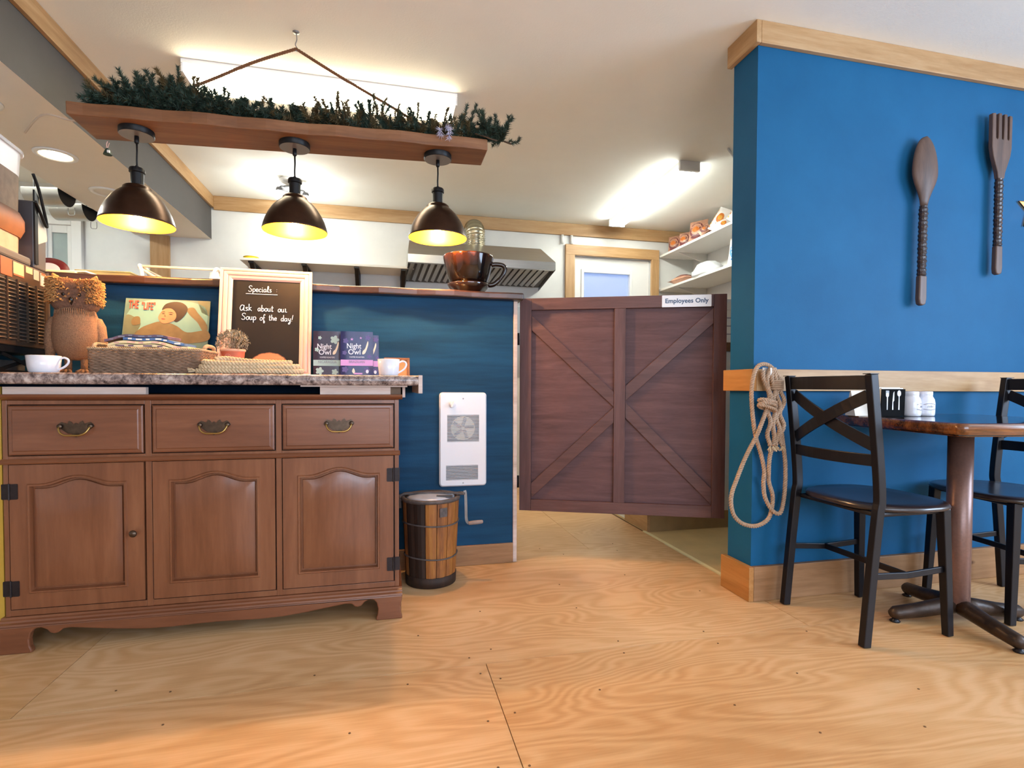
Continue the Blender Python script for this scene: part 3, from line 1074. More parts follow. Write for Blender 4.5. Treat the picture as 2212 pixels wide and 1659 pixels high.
r_ = .012
corner = rrect(hwid - .012, hh - .012, r_, 5, 0, hh / 2)
topc = [p for p in corner if p[1] >= zz[4] - 1e-9]
botc = [p for p in corner if p[1] <= zz[1] + 1e-9]
mb.add([(p[0], yy, p[1]) for p in topc] + [(xx[0], yy, zz[4]), (xx[3], yy, zz[4])], [tuple(range(len(topc) + 2))])
mb.add([(p[0], yy, p[1]) for p in botc] + [(xx[3], yy, zz[1]), (xx[0], yy, zz[1])], [tuple(range(len(botc) + 2))])
q(xx[0], zz[1], g2[0], zz[2]); q(g2[2], zz[1], xx[3], zz[2])
q(xx[0], zz[2], xx[3], zz[3])
q(xx[0], zz[3], g1[0], zz[4]); q(g1[2], zz[3], xx[3], zz[4])
mb.obj('cover', 'heater_white', ht)
MB().box((-.09, -.006, .02), (.09, -.003, .35)).obj('back_plate', 'heater_dark', ht)
fan = MB().lathe([(.0001, 0), (.056, 0), (.058, .002), (.0001, .0021)], 28, Matrix.Translation((0, -.0065, .278)) @ Matrix.Rotation(R(90), 4, 'X')).obj('fan', 'heater_fan', ht)
mb = MB()
for k in range(5):
    a = 2 * PI * k / 5
    M4 = Matrix.Translation((0, -.0095, .278)) @ Matrix.Rotation(a, 4, 'Y') @ Matrix.Translation((.03, 0, 0)) @ Matrix.Rotation(R(30), 4, 'X')
    mb.box((-.022, -.001, -.012), (.022, .001, .012), M4)
mb.obj('blade', 'galvanized', fan)
slat = MB().box((-.0765, -.0185, -.0013), (.0765, -.0145, .0013)).mesh('slat', 'heater_white')
for k in range(19):
    inst('slat', slat, ht, (0, 0, .214 + .128 * (k + .5) / 19))
for k in range(10):
    inst('slat', slat, ht, (-.005, 0, .031 + .070 * (k + .5) / 10), scale=(1.006, 1, 1))
kb = MB().lathe([(.017, 0), (.017, .004), (.013, .006), (.012, .018), (.0001, .019)], 20, Matrix.Translation((-.052, -.019, .394)) @ Matrix.Rotation(R(90), 4, 'X')).obj('dial', 'heater_white', ht, auto=40)
MB().box((-.004, -.043, -.016), (.004, -.0385, .016), Matrix.Translation((-.052, 0, .394)) @ Matrix.Rotation(R(30), 4, 'Y')).obj('pointer', 'white_plastic', kb, bevel=.001)
for sx_, sz_ in ((.0, .42), (0, .016)):
    MB().lathe([(.0001, .0018), (.003, .0015), (.0034, 0)], 8, Matrix.Translation((sx_, -.019, sz_)) @ Matrix.Rotation(R(90), 4, 'X'), caps=False).obj('screw', 'galvanized', ht)

# ------------------------------------------------------------------ old ice cream churn
ch = thing('ice_cream_churn', 'old wooden stave ice cream churn with wire hoops and a hand crank', 'churn', (0.188, 2.375, 0), R(-10))
NS = 15
HB = .378


def crad(z):
    return .108 + .018 * z / HB


for k in range(NS):
    a0, a1 = 2 * PI * k / NS + .012, 2 * PI * (k + 1) / NS - .012
    vs, fs = [], []
    nz, na = 7, 4
    for j in range(nz):
        z = .002 + (HB - .002) * j / (nz - 1)
        for i in range(na):
            a = a0 + (a1 - a0) * i / (na - 1)
            r = crad(z) - (.0022 if i in (0, na - 1) else 0)
            vs.append((r * math.cos(a), r * math.sin(a), z))
        for i in range(na):
            a = a0 + (a1 - a0) * i / (na - 1)
            r = crad(z) - .012
            vs.append((r * math.cos(a), r * math.sin(a), z))
    s = 2 * na
    for j in range(nz - 1):
        for i in range(na - 1):
            fs.append((j * s + i, j * s + i + 1, (j + 1) * s + i + 1, (j + 1) * s + i))
            fs.append((j * s + na + i, (j + 1) * s + na + i, (j + 1) * s + na + i + 1, j * s + na + i + 1))
        fs.append((j * s, (j + 1) * s, (j + 1) * s + na, j * s + na))
        fs.append((j * s + na - 1, j * s + 2 * na - 1, (j + 1) * s + 2 * na - 1, (j + 1) * s + na - 1))
    fs.append(tuple(range(na)) + tuple(range(2 * na - 1, na - 1, -1)))
    b_ = (nz - 1) * s
    fs.append(tuple(b_ + i for i in range(na)) + tuple(b_ + i for i in range(2 * na - 1, na - 1, -1)))
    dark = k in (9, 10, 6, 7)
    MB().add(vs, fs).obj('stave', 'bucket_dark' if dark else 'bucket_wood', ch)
MB().lathe([(.0001, .012), (crad(0) - .013, .012), (crad(0) - .013, .02), (.0001, .02)], 24).obj('bottom_board', 'bucket_dark', ch)
for z in (.128, .272):
    MB().tube([((crad(z) + .001) * math.cos(2 * PI * k / 40), (crad(z) + .001) * math.sin(2 * PI * k / 40), z + .004 * math.sin(2 * PI * k / 40 * 2)) for k in range(40)], .0035, 8, True).obj('hoop', 'rust', ch, True)
MB().lathe([(crad(0) - .001, .001), (crad(0) + .0025, .002), (crad(.045) + .0025, .045), (crad(.045) - .001, .046)], 40, caps=False).obj('base_band', 'bucket_dark', ch, True)
MB().lathe([(crad(HB) - .012, HB - .010), (crad(HB) + .002, HB - .012), (crad(HB) + .004, HB - .002), (crad(HB) + .001, HB + .004), (crad(HB) - .012, HB + .003)], 40, caps=False).obj('rim', 'rust', ch, True)
MB().lathe([(crad(HB) - .013, HB - .004), (.09, HB + .006), (.05, HB + .012), (.0001, HB + .014)], 40).obj('lid', 'churn_lid', ch, True)
mb = MB()
mb.band([(-.135, 0, HB + .004), (-.12, 0, HB + .012), (-.06, 0, HB + .016), (0, 0, HB + .018), (.06, 0, HB + .016), (.12, 0, HB + .013), (.14, 0, HB + .012)], .022, .007, (0, 1, 0))
mb.lathe([(.012, 0), (.016, .004), (.014, .012), (.0001, .014)], 14, Matrix.Translation((-.13, 0, HB - .008)))
mb.box((-.145, -.012, HB - .05), (-.128, .012, HB + .006))
mb.box((.03, -.06, HB + .004), (.10, -.045, HB + .014))
mb.obj('gear_bar', 'rust', ch)
MB().tube([(.12, 0, HB + .012), (.152, 0, HB + .012)], .008, 10).obj('axle', 'rust', ch, True)
MB().band(spline([(.150, -.002, HB + .024), (.154, -.003, HB + .006), (.156, -.004, HB - .05), (.158, -.004, HB - .105), (.168, -.004, HB - .122)], 4), .012, .006, (1, 0, 0)).obj('crank_arm', 'galvanized', ch)
MB().lathe([(.005, 0), (.0085, .004), (.0095, .03), (.0085, .062), (.005, .066), (.0001, .067)], 12, Matrix.Translation((.166, -.004, HB - .122)) @ Matrix.Rotation(R(84), 4, 'Y')).obj('crank_grip', 'pewter_grip', ch, True)
MB().box((-.017, -.0015, -.02), (.017, .0015, .018), Matrix.Translation((.064, -.1075, .33)) @ Matrix.Rotation(R(30), 4, 'Z')).obj('maker_plate', 'rust', ch)

# ------------------------------------------------------------------ saloon door
sd = thing('door_1', 'dark red brown swinging half door with crossed battens and a staff sign', 'door', (0.652, 2.600, 0.246), math.atan2(-.377, .905))
sd['kind'] = 'structure'
dw, dh = .98, 1.058
for x0, x1 in ((.002, dw / 2 - .0005), (dw / 2 + .0005, dw - .002)):
    MB().box((x0, .0, .002), (x1, .012, dh - .002)).obj('panel', 'door_board', sd)
for nm, a, b, mt in (('stile', (0, 0), (.058, dh), 'door_stain'), ('stile', (dw - .058, 0), (dw, dh), 'door_stain'), ('rail', (.0583, dh - .058), (dw - .0583, dh), 'door_stain_x'),
                     ('rail', (.0583, 0), (dw - .0583, .056), 'door_stain_x'), ('mullion', (dw / 2 - .027, .0563), (dw / 2 + .027, dh - .0583), 'door_stain')):
    MB().prism(rect(a[0], a[1], b[0], b[1]), -.020, -.0003).obj(nm, mt, sd, bevel=.0015)


def brace(p, q_, clip0, clip1):
    """flat batten between two panel corners, ends mitred to the frame"""
    p, q_ = Vector(p), Vector(q_)
    t = (q_ - p).normalized()
    nn = Vector((-t.y, t.x))
    hw_ = .027
    pts_ = []
    for base, s in ((p, 1), (p, -1), (q_, -1), (q_, 1)):
        c = base + nn * (s * hw_)
        xlim = clip0 if base is p else clip1
        lam = (xlim - c.x) / t.x
        c2 = c + t * lam
        pts_.append((c2.x, min(max(c2.y, .0565), dh - .0585)))
    return MB().prism(pts_, -.015, -.0004).obj('brace', 'door_stain_x', sd, bevel=.0015)


xl, xr, xm0, xm1 = .0585, dw - .0585, dw / 2 - .0273, dw / 2 + .0273
brace((xl, dh - .12), (xm0, dh / 2 + .03), xl, xm0)
brace((xl, .10), (xm0, dh / 2 - .045), xl, xm0)
brace((xm1, dh / 2 + .06), (xr, dh - .10), xm1, xr)
brace((xm1, dh / 2 - .02), (xr, .10), xm1, xr)
sg = MB().prism(rrect(.225, .056, .003, 3, .797, dh - .030), -.0235, -.0203).obj('sign', 'sign_white', sd)
text_obj('lettering', 'Employees Only', .030, 'print_navy', sg, (.797, -.0238, dh - .0295), bold=.0006)
for z in (.14, .86):
    MB().tube([(-.012, .008, z - .03), (-.012, .008, z + .03)], .007, 10).obj('hinge', 'hinge_metal', sd, True)

# ------------------------------------------------------------------ pendant beam, lamps, rope, garland
BX0, BX1 = -1.139, .426
tilt = -math.atan2(.032, 1.565)
bm_ = thing('hanging_beam', 'thick brown plank hung from the ceiling carrying three pendants', 'beam', ((BX0 + BX1) / 2, 2.385, 1.871), rot=(0, tilt, 0))
hl = (BX1 - BX0) / 2
n = 30
front = [(-hl + 2 * hl * i / n, -.10 + .004 * math.sin(i * 1.3) + .003 * math.sin(i * .5)) for i in range(n + 1)]
back = [(hl, .072), (-hl, .112)]
vs, fs = [], []
outl = front + back
mb = MB()
N_ = len(outl)
vs = [(p[0], p[1], 0) for p in outl] + [(p[0], p[1], .047) for p in outl]
fs = [tuple(range(N_)), tuple(range(N_, 2 * N_))] + [(i, (i + 1) % N_, (i + 1) % N_ + N_, i + N_) for i in range(N_)]
mb.add(vs, fs).obj('plank', 'beam_wood', bm_, bevel=.004)


def beam_z(x, top=False):
    return 1.871 + (x - (BX0 + BX1) / 2) * math.tan(-tilt) + (.047 if top else 0)


def pendant_proto():
    t = thing('pendant_lamp', 'x', 'lamp')
    MB().lathe([(.058, 0), (.058, -.020), (.056, -.022)], 32, caps=False).obj('canopy', 'black_satin', t, True)
    MB().lathe([(.0001, -.0218), (.0562, -.022)], 32, caps=False).obj('canopy_plate', 'canopy_under', t, True)
    MB().lathe([(.0075, -.022), (.0085, -.045), (.006, -.05), (.0001, -.0501)], 12).obj('strain_relief', 'black_satin', t, True)
    MB().tube([(0, 0, -.045), (.0006, 0, -.08), (-.0006, 0, -.11), (0, 0, -.14)], .0032, 8).obj('cord', 'black_satin', t, True)
    MB().lathe([(.0001, -.132), (.006, -.133), (.006, -.140), (.024, -.142), (.0265, -.147), (.0265, -.158), (.022, -.161), (.021, -.204), (.0001, -.2045)], 24).obj('socket_cap', 'black_satin', t, auto=40)
    z0 = -.352
    prof = [(.1225, 0), (.1235, .003), (.1222, .008), (.119, .022), (.1115, .045), (.100, .069), (.084, .094), (.066, .114), (.054, .124), (.0485, .128), (.047, .136), (.040, .142), (.028, .146), (.021, .149)]
    MB().lathe([(r, z0 + z) for r, z in prof], 48, caps=False).obj('shade', 'bronze_shade', t, True)
    MB().lathe([(.1224, z0 + .0004)] + [(r - .0022, z0 + z - .0012) for r, z in prof[2:]], 48, caps=False).obj('shade_lining', 'gold_inside', t, True)
    MB().lathe([(.0001, z0 + .022), (.010, z0 + .026), (.0175, z0 + .042), (.0165, z0 + .056), (.011, z0 + .076), (.011, z0 + .14)], 16).obj('bulb', 'bulb_warm', t, True)
    return t


lamps = []
proto = pendant_proto()
for i, (x, lab) in enumerate(((-.949, 'black and gold dome pendant nearest the grey bulkhead, over the basket'), (-.371, 'black and gold dome pendant in the middle, over the chalkboard'), (.219, 'black and gold dome pendant at the right beam end, over the big cup'))):
    o = proto if i == 0 else copy_tree(proto)
    o.location = (x, 2.38, beam_z(x) - .0005)
    o.scale = (1.035, 1.035, 1.035)
    o['label'] = lab
    o['group'] = 'dome pendants under the plank'
    lamps.append(o)
for o in lamps:
    d = bpy.data.lights.new('pendant_light', 'POINT')
    d.energy, d.color, d.shadow_soft_size = 11.0, (1.0, .62, .28), .014
    l = bpy.data.objects.new('pendant_light', d)
    COL.objects.link(l)
    l.parent = o
    l.location = (0, 0, -.352 + .014)

hk = thing('ceiling_hook', 'small metal hook and wire holding the rope to the ceiling', 'hook', (-.359, 2.355, ZC))
MB().lathe([(.0001, -.006), (.012, -.005), (.014, -.0003)], 14).obj('base_plate', 'galvanized', hk, True)
MB().tube(spline([(0, 0, -.004), (.003, 0, -.03), (-.003, 0, -.05), (.002, 0, -.062), (.006, 0, -.068), (.0, 0, -.076), (-.006, 0, -.066)], 4), .0022, 6).obj('wire', 'galvanized', hk, True)
tw = MB()
apex = (-.359, 2.355, ZC - .068)
tw.rope(spline([(-1.055, 2.385, beam_z(-1.055, True) + .004), (-.735, 2.372, 2.055), (-.525, 2.363, 2.168), apex], 8), .0062, .032)
tw.rope(spline([apex, (-.19, 2.362, 2.158), (.005, 2.37, 2.07), (.18, 2.378, 1.99), (.36, 2.385, beam_z(.36, True) + .004)], 8), .0062, .032)
tag(tw.obj('hanging_rope', 'twine', smooth=True), 'brown twisted rope in an inverted V above the hanging plank', 'rope')

# garland
ga = thing('evergreen_garland', 'artificial evergreen garland lying along the top of the hanging plank', 'garland', (0, 0, 0))
stem = spline([(-1.068, 2.354, 1.923), (-0.881, 2.354, 1.954), (-0.622, 2.349, 1.933), (-0.311, 2.344, 1.938), (0.000, 2.349, 1.949), (0.259, 2.338, 1.964), (0.436, 2.333, 1.964), (0.539, 2.333, 1.944)], 12)
MB().tube(stem, .004, 6).obj('stem', 'twig', ga, True)
mb_tw, mb_g, mb_b, mb_f = MB(), MB(), MB(), MB()


def needle(mb, p, d, L, w):
    side = d.cross(Vector((random.uniform(-1, 1), random.uniform(-1, 1), random.uniform(-1, 1)))).normalized() * w
    mb.v += [tuple(p - side), tuple(p + side), tuple(p + d * L)]
    o = len(mb.v) - 3
    mb.f.append((o, o + 1, o + 2))
    mb.mi.append(0)


def sprig(base, tip, mb, nlen=.030, dens=1.0, w=.0017):
    base, tip = Vector(base), Vector(tip)
    L = (tip - base).length
    bend = Vector((random.uniform(-.012, .012), random.uniform(-.012, .012), random.uniform(-.004, .012)))
    mid = (base + tip) / 2 + bend
    path = spline([base, mid, tip], 5)
    mb_tw.tube(path, .0014, 4)
    cnt = int(L / .00055 * dens)
    for k in range(cnt):
        t = k / cnt
        s = t * (len(path) - 1)
        i = min(int(s), len(path) - 2)
        p = path[i].lerp(path[i + 1], s - i)
        ax = (path[i + 1] - path[i]).normalized()
        rad = Vector((random.gauss(0, 1), random.gauss(0, 1), random.gauss(0, 1)))
        rad = (rad - ax * rad.dot(ax)).normalized()
        d = (rad * random.uniform(.7, 1.0) + ax * random.uniform(.5, 1.0)).normalized()
        needle(mb, p, d, nlen * random.uniform(.7, 1.15) * (1 - .35 * t), w)


def at_stem(x):
    return min(stem, key=lambda p: abs(p.x - x))


def hgt(x):
    """how far the greenery stands above the plank along its length"""
    ks = [(-1.10, .03), (-1.03, .085), (-.93, .135), (-.80, .15), (-.68, .11), (-.56, .075), (-.36, .085), (-.2, .10), (-.1, .125), (.05, .105), (.2, .095), (.36, .115), (.47, .095), (.56, .05)]
    for (a, ha), (b, hb) in zip(ks, ks[1:]):
        if a <= x <= b:
            return ha + (hb - ha) * (x - a) / (b - a)
    return .03


for k in range(600):
    x = random.choice((random.uniform(-1.07, .52), random.uniform(-1.07, -.52), random.uniform(-1.07, .52)))
    b = at_stem(x)
    h = hgt(x)
    tip = (x + random.uniform(-.05, .05), b.y + random.uniform(-.075, .07), beam_z(x, True) + .010 + random.uniform(.05, 1.0) * h)
    brown = random.random() < (.45 if -.4 < x < .3 else .12)
    sprig((b.x, b.y, beam_z(x, True) + .012), tip, mb_b if brown else mb_g)
for tip, mbk in (((-0.793, 2.354, 2.110), 'g'), ((-0.819, 2.354, 2.073), 'g'), ((-0.741, 2.364, 2.084), 'b'), ((-0.487, 2.364, 2.027), 'b'), ((-0.373, 2.364, 2.027), 'g'), ((-0.280, 2.364, 2.032), 'b'), ((-0.197, 2.354, 2.089), 'b'),
                 ((-0.156, 2.354, 2.063), 'b'), ((-0.052, 2.354, 2.099), 'b'), ((0.000, 2.364, 2.094), 'b'), ((0.052, 2.364, 2.073), 'b'), ((0.135, 2.364, 2.089), 'b'), ((0.342, 2.333, 2.089), 'g'), ((0.384, 2.333, 2.099), 'g'),
                 ((0.467, 2.333, 2.063), 'g'), ((0.518, 2.323, 2.027), 'g'), ((0.576, 2.323, 1.970), 'g'), ((0.550, 2.323, 1.949), 'g'), ((-1.110, 2.344, 1.913), 'g'), ((-1.089, 2.344, 1.938), 'g')):
    b = at_stem(tip[0] - .02)
    sprig((b.x, b.y, b.z), tip, mb_g if mbk == 'g' else mb_b, .024, 1.1)
sprig((0.244, 2.297, 1.970), (0.254, 2.266, 1.909), mb_f, .03, .8, .0018)
sprig((0.223, 2.297, 1.959), (0.223, 2.266, 1.916), mb_f, .03, .6, .0018)
MB().tube(spline([(0.373, 2.297, 1.954), (0.415, 2.271, 1.933), (0.441, 2.273, 1.927), (0.467, 2.292, 1.933)], 5), .003, 5).obj('wire_tail', 'twig', ga)
for mb, nm, mt in ((mb_tw, 'twig', 'twig'), (mb_g, 'green_needles', 'needle_dark'), (mb_b, 'brown_needles', 'needle_brown'), (mb_f, 'frosted_needles', 'frost')):
    o = mb.obj(nm, mt, ga)
    o['kind'] = 'stuff'

orn = thing('hanging_ornament', 'tiny dark bell ornament on a ribbon below the left plank end', 'ornament', (-1.094, 2.484, 1.847))
MB().tube(spline([(0, 0, 0), (-.004, 0, -.012), (-.002, 0, -.03), (.004, 0, -.012), (.007, 0, -.006)], 4), .0016, 5).obj('ribbon', 'paper_pink', orn)
MB().lathe([(.0001, -.026), (.007, -.03), (.011, -.040), (.016, -.054), (.0001, -.053)], 10).obj('bell', 'needle_dark', orn, auto=30)
MB().box((.004, -.016, -.05), (.012, -.008, -.04)).obj('tag', 'paper_white', orn)
cd = MB().tube(spline([(-1.142, 2.40, 1.885), (-1.19, 2.42, 1.888), (-1.28, 2.45, 1.915), (-1.40, 2.60, 1.955), (-1.55, 2.8, 1.976)], 6), .004, 6).obj('power_cord', 'beige_metal', smooth=True)
tag(cd, 'grey cord running from the plank end to the soffit', 'cord')
# ------------------------------------------------------------------ things on the counter


def mug(label, loc, r, h, rotz=0.0):
    t = thing('mug', label, 'mug', loc, rotz, 'white mugs on the counter')
    MB().lathe([(.0001, .002), (r * .80, .0), (r * .86, .004), (r * .93, h * .35), (r, h), (r - .003, h + .001), (r - .0045, h - .003), (r * .86, h * .3), (r * .7, .006), (.0001, .005)], 36).obj('cup', 'white_ceramic', t, True)
    x = r * .96
    MB().tube(spline([(x - .002, 0, h * .80), (x + .012, 0, h * .90), (x + .024, 0, h * .80), (x + .025, 0, h * .60), (x + .014, 0, h * .36), (x - .006, 0, h * .16)], 6), .0036, 8).obj('handle', 'white_ceramic', t, True)
    return t


mug('wide white mug by the burlap owl at the left counter end', (-1.113, 2.085, CT), .047, .056)
mug('white mug beside the coffee bags at the right counter end', (.006, 2.09, CT), .0415, .062)

# burlap owl
ow = thing('burlap_owl', 'brown burlap owl doll with frayed head standing on the counter', 'owl doll', (-1.140, 2.335, CT), R(12))
ow.scale = (.86, .86, 1.0)
mb = MB()
prof = [(.0001, .052), (.035, .054), (.062, .066), (.080, .095), (.088, .135), (.086, .18), (.078, .215), (.070, .235), (.068, .245)]
mb.lathe(prof, 32)
o = mb.obj('body', 'burlap', ow, True)
o.scale = (1, .78, 1)
mb = MB()
rows = [(.236, .066, .052), (.25, .078, .060), (.275, .084, .064), (.305, .085, .064), (.33, .083, .060), (.345, .080, .052), (.352, .074, .040)]
vs, fs = [], []
nn = 40
for z, rx, ry in rows:
    for k in range(nn):
        a = 2 * PI * k / nn
        ca, sa = math.cos(a), math.sin(a)
        e = .55
        x = rx * math.copysign(abs(ca) ** e, ca)
        y = ry * math.copysign(abs(sa) ** e, sa)
        zz_ = z + (.016 * (abs(x) / .085) ** 3 if z > .33 else 0)
        vs.append((x, y, zz_))
for j in range(len(rows) - 1):
    for k in range(nn):
        fs.append((j * nn + k, j * nn + (k + 1) % nn, (j + 1) * nn + (k + 1) % nn, (j + 1) * nn + k))
fs.append(tuple(range((len(rows) - 1) * nn, len(rows) * nn)))
fs.append(tuple(range(nn)))
hd = mb.add(vs, fs).obj('head', 'owl_face', ow, True)
mb = MB()
for k in range(1300):
    a = random.uniform(0, 2 * PI)
    z = random.uniform(.262, .352)
    ca, sa = math.cos(a), math.sin(a)
    x = .085 * math.copysign(abs(ca) ** .55, ca)
    y = .064 * math.copysign(abs(sa) ** .55, sa)
    if sa < 0 and z < .308 and abs(x) < .046 and random.random() < .90:
        continue
    p = Vector((x, y, z))
    d = Vector((x * 1.2, y * 1.2, random.uniform(-.03, .02))).normalized()
    L = random.uniform(.008, .017)
    mb.tube([p - d * .003, p + d * L * .5 + Vector((0, 0, .002)), p + d * L + Vector((random.uniform(-.003, .003), 0, random.uniform(-.005, .003)))], [.0024, .0024, .0016], 4)
o = mb.obj('frayed_fringe', 'burlap_fringe', hd)
o['kind'] = 'stuff'
for s in (-1, 1):
    MB().tube(spline([(s * .06, 0, .345), (s * .072, -.005, .362), (s * .08, -.004, .366)], 4), [.014] * 4 + [.010] * 4 + [.006], 8).obj('ear', 'burlap_fringe', hd, True)
    MB().lathe([(.0001, .004), (.005, .003), (.0065, 0)], 12, Matrix.Translation((s * .028, -.0635, .292)) @ Matrix.Rotation(R(90), 4, 'X')).obj('eye', 'button_black', hd, True)
    w_ = MB().lathe([(.0001, -.09), (.016, -.08), (.026, -.03), (.026, .03), (.014, .06), (.0001, .066)], 14, Matrix.Translation((s * .084, .0, .15)) @ Matrix.Rotation(R(-6 * s), 4, 'Y'))
    o = w_.obj('wing', 'burlap', ow, True)
    lg = MB().lathe([(.014, .016), (.013, .035), (.016, .07)], 12, Matrix.Translation((s * .028, -.008, 0))).obj('leg', 'burlap', ow, True)
    mb = MB()
    for a in (-28, 0, 28):
        c = Matrix.Translation((s * .03, -.012, .009)) @ Matrix.Rotation(R(a), 4, 'Z')
        mb.tube([c @ Vector((0, .012, .002)), c @ Vector((0, -.022, .002)), c @ Vector((0, -.042, -.001))], [.0085, .0085, .006], 8)
    mb.obj('foot', 'burlap', lg, True)
MB().lathe([(.0001, -.02), (.006, -.008), (.009, .006), (.0001, .012)], 8, Matrix.Translation((0, -.066, .272)) @ Matrix.Rotation(R(12), 4, 'X')).obj('beak', 'button_black', hd, True)
mb = MB()
for k in range(26):
    a = R(200 + 140 * k / 25)
    p = Vector((.06 * math.cos(a), .05 * math.sin(a), .247))
    mb.tube([p, p + Vector((.012 * math.cos(a), .012 * math.sin(a), -.006)), p + Vector((.016 * math.cos(a), .016 * math.sin(a), -.022 - random.random() * .008))], [.003, .0025, .001], 4)
o = mb.obj('ruff', 'burlap', hd)

# wicker basket
bk = thing('wicker_basket', 'low woven wicker basket full of magazines on the counter', 'basket', (-.812, 2.175, CT))
bw, bd, bh = .350, .20, .087


def per(t, ins=0.0):
    w, d, r = bw - 2 * ins, bd - 2 * ins, .02
    base = rrect(w, d, r, 4)
    P_ = [Vector((p[0], p[1], 0)) for p in base] + [Vector((base[0][0], base[0][1], 0))]
    return P_


ring = resample(per(0), 241)[:-1]
mb = MB()
rowsn = 15
for j in range(rowsn):
    path = []
    for i, p in enumerate(ring):
        nrm = Vector((p.x / (bw / 2), p.y / (bd / 2), 0))
        if abs(nrm.x) > abs(nrm.y):
            nrm = Vector((math.copysign(1, nrm.x), 0, 0))
        else:
            nrm = Vector((0, math.copysign(1, nrm.y), 0))
        off = .0022 * math.sin(i * PI / 3 + (PI if j % 2 else 0) + random.uniform(-.3, .3))
        sc_ = 1 - .02 * (1 - j / rowsn)
        path.append((p.x * sc_ + nrm.x * off, p.y * sc_ + nrm.y * off, .004 + (bh - .010) * j / (rowsn - 1) + random.uniform(-.0006, .0006)))
    mb.tube(path, .0031, 5, True)
o = mb.obj('weave', 'wicker', bk, True)
o['kind'] = 'stuff'
mb = MB()
mb.rope([(p.x * 1.004, p.y * 1.006, bh - .003) for p in ring] + [(ring[0].x * 1.004, ring[0].y * 1.006, bh - .003)], .0052, .02, 5, 500)
mb.obj('rim', 'wicker_light', bk, True)
MB().box((-bw / 2 + .008, -bd / 2 + .008, .001), (bw / 2 - .008, bd / 2 - .008, .006)).obj('base', 'wicker', bk)
for s in (-1, 1):
    mb = MB()
    pth = spline([(s * (bw / 2 - .004), -.055, bh - .004), (s * (bw / 2 - .002), -.052, bh + .008), (s * (bw / 2), -.03, bh + .015), (s * (bw / 2), .03, bh + .015), (s * (bw / 2 - .002), .052, bh + .008), (s * (bw / 2 - .004), .055, bh - .004)], 6)
    mb.rope(pth, .007, .02, 5)
    mb.obj('handle', 'wicker_light', bk, True)
mags = [('paper_cream', -.002, -.012, 1, .300, .160, 'cream newspaper at the bottom of the basket pile'), ('paper_pink', .020, -.010, -2, .255, .155, 'pink patterned magazine low in the basket pile'),
        ('paper_cream', -.018, -.006, 2, .270, .150, 'folded cream newspaper in the middle of the basket pile'), ('paper_cream', .000, .004, -1, .250, .145, 'yellowed magazine under the blue one in the basket'),
        ('paper_blue', .010, .014, 3, .190, .135, 'blue and white magazine near the top of the basket pile'), ('paper_plum', -.050, .026, -3, .200, .120, 'purple covered magazine on top of the basket pile')]
for i, (mt, cx, cy, rz, L, Wd, lab) in enumerate(mags):
    th = .009
    vs, fs = [], []
    nx, ny = 20, 4
    for lay in (0, 1):
        for a in range(nx + 1):
            for b in range(ny + 1):
                u, v = a / nx - .5, b / ny - .5
                X = u * L + cx
                z = .008 * math.cos(X * 16 + .6) + .003 * math.sin(X * 55) - .9 * (X * .6) ** 2
                vs.append((u * L, v * Wd, z + lay * th))
    s = (nx + 1) * (ny + 1)
    for a in range(nx):
        for b in range(ny):
            k = a * (ny + 1) + b
            fs.append((k, k + ny + 1, k + ny + 2, k + 1))
            fs.append((s + k, s + k + 1, s + k + ny + 2, s + k + ny + 1))
    for a in range(nx):
        for b in (0, ny):
            k = a * (ny + 1) + b
            fs.append((k, s + k, s + k + ny + 1, k + ny + 1))
    for b in range(ny):
        for a in (0, nx):
            k = a * (ny + 1) + b
            fs.append((k, k + 1, s + k + 1, s + k))
    o = MB().add(vs, fs).obj('magazine', mt, auto=50)
    o.location = (-.812 + cx, 2.175 + cy, CT + .062 + .0125 * i)
    o.rotation_euler = (R(1), 0, R(rz * .5))
    tag(o, lab, 'magazine', 'magazines in the basket')
    mbp = MB()
    for k in range(6):
        u = -.45 + .15 * k + random.uniform(0, .04)
        X = (u + .03) * L + cx
        z = .008 * math.cos(X * 16 + .6) + .003 * math.sin(X * 55) - .9 * (X * .6) ** 2
        mbp.prism(rect(u * L, z + .002, (u + .06 + .04 * (k % 2)) * L, z + th - .002), -Wd / 2 - .0007, -Wd / 2 - .0002)
    mbp.obj('print', ('paper_pink', 'print_grey', 'paper_plum', 'paper_pink', 'paper_white', 'print_grey')[i], o)

# record sleeve with a portrait
rs = thing('picture_sleeve', 'square picture sleeve of a dark haired woman propped behind the basket', 'record sleeve', (-.893, 2.440, CT), rot=(R(-15), 0, R(1)))
sw = .317
SH = .333
MB().box((-sw / 2, 0, 0), (sw / 2, .006, SH)).obj('card', 'cover_aqua', rs)


def flat(nm, pts_, mat, y=-.0006, par=rs):
    return MB().prism([(p[0], p[1]) for p in pts_], y, y + .0004).obj(nm, mat, par)


def sx_(px):   # photo fractions across / up the sleeve
    return -sw / 2 + sw * px


def sz_(pz):
    return SH * (1 - (1 - pz) * .62)


def poly(nm, lst, mat, lay):
    return flat(nm, [(sx_(a), sz_(b)) for a, b in lst], mat, -.0006 - .0004 * lay)


def smooth2(lst, k=5):
    return [(p.x, p.y) for p in spline([(a, b, 0) for a, b in lst], k, True)]


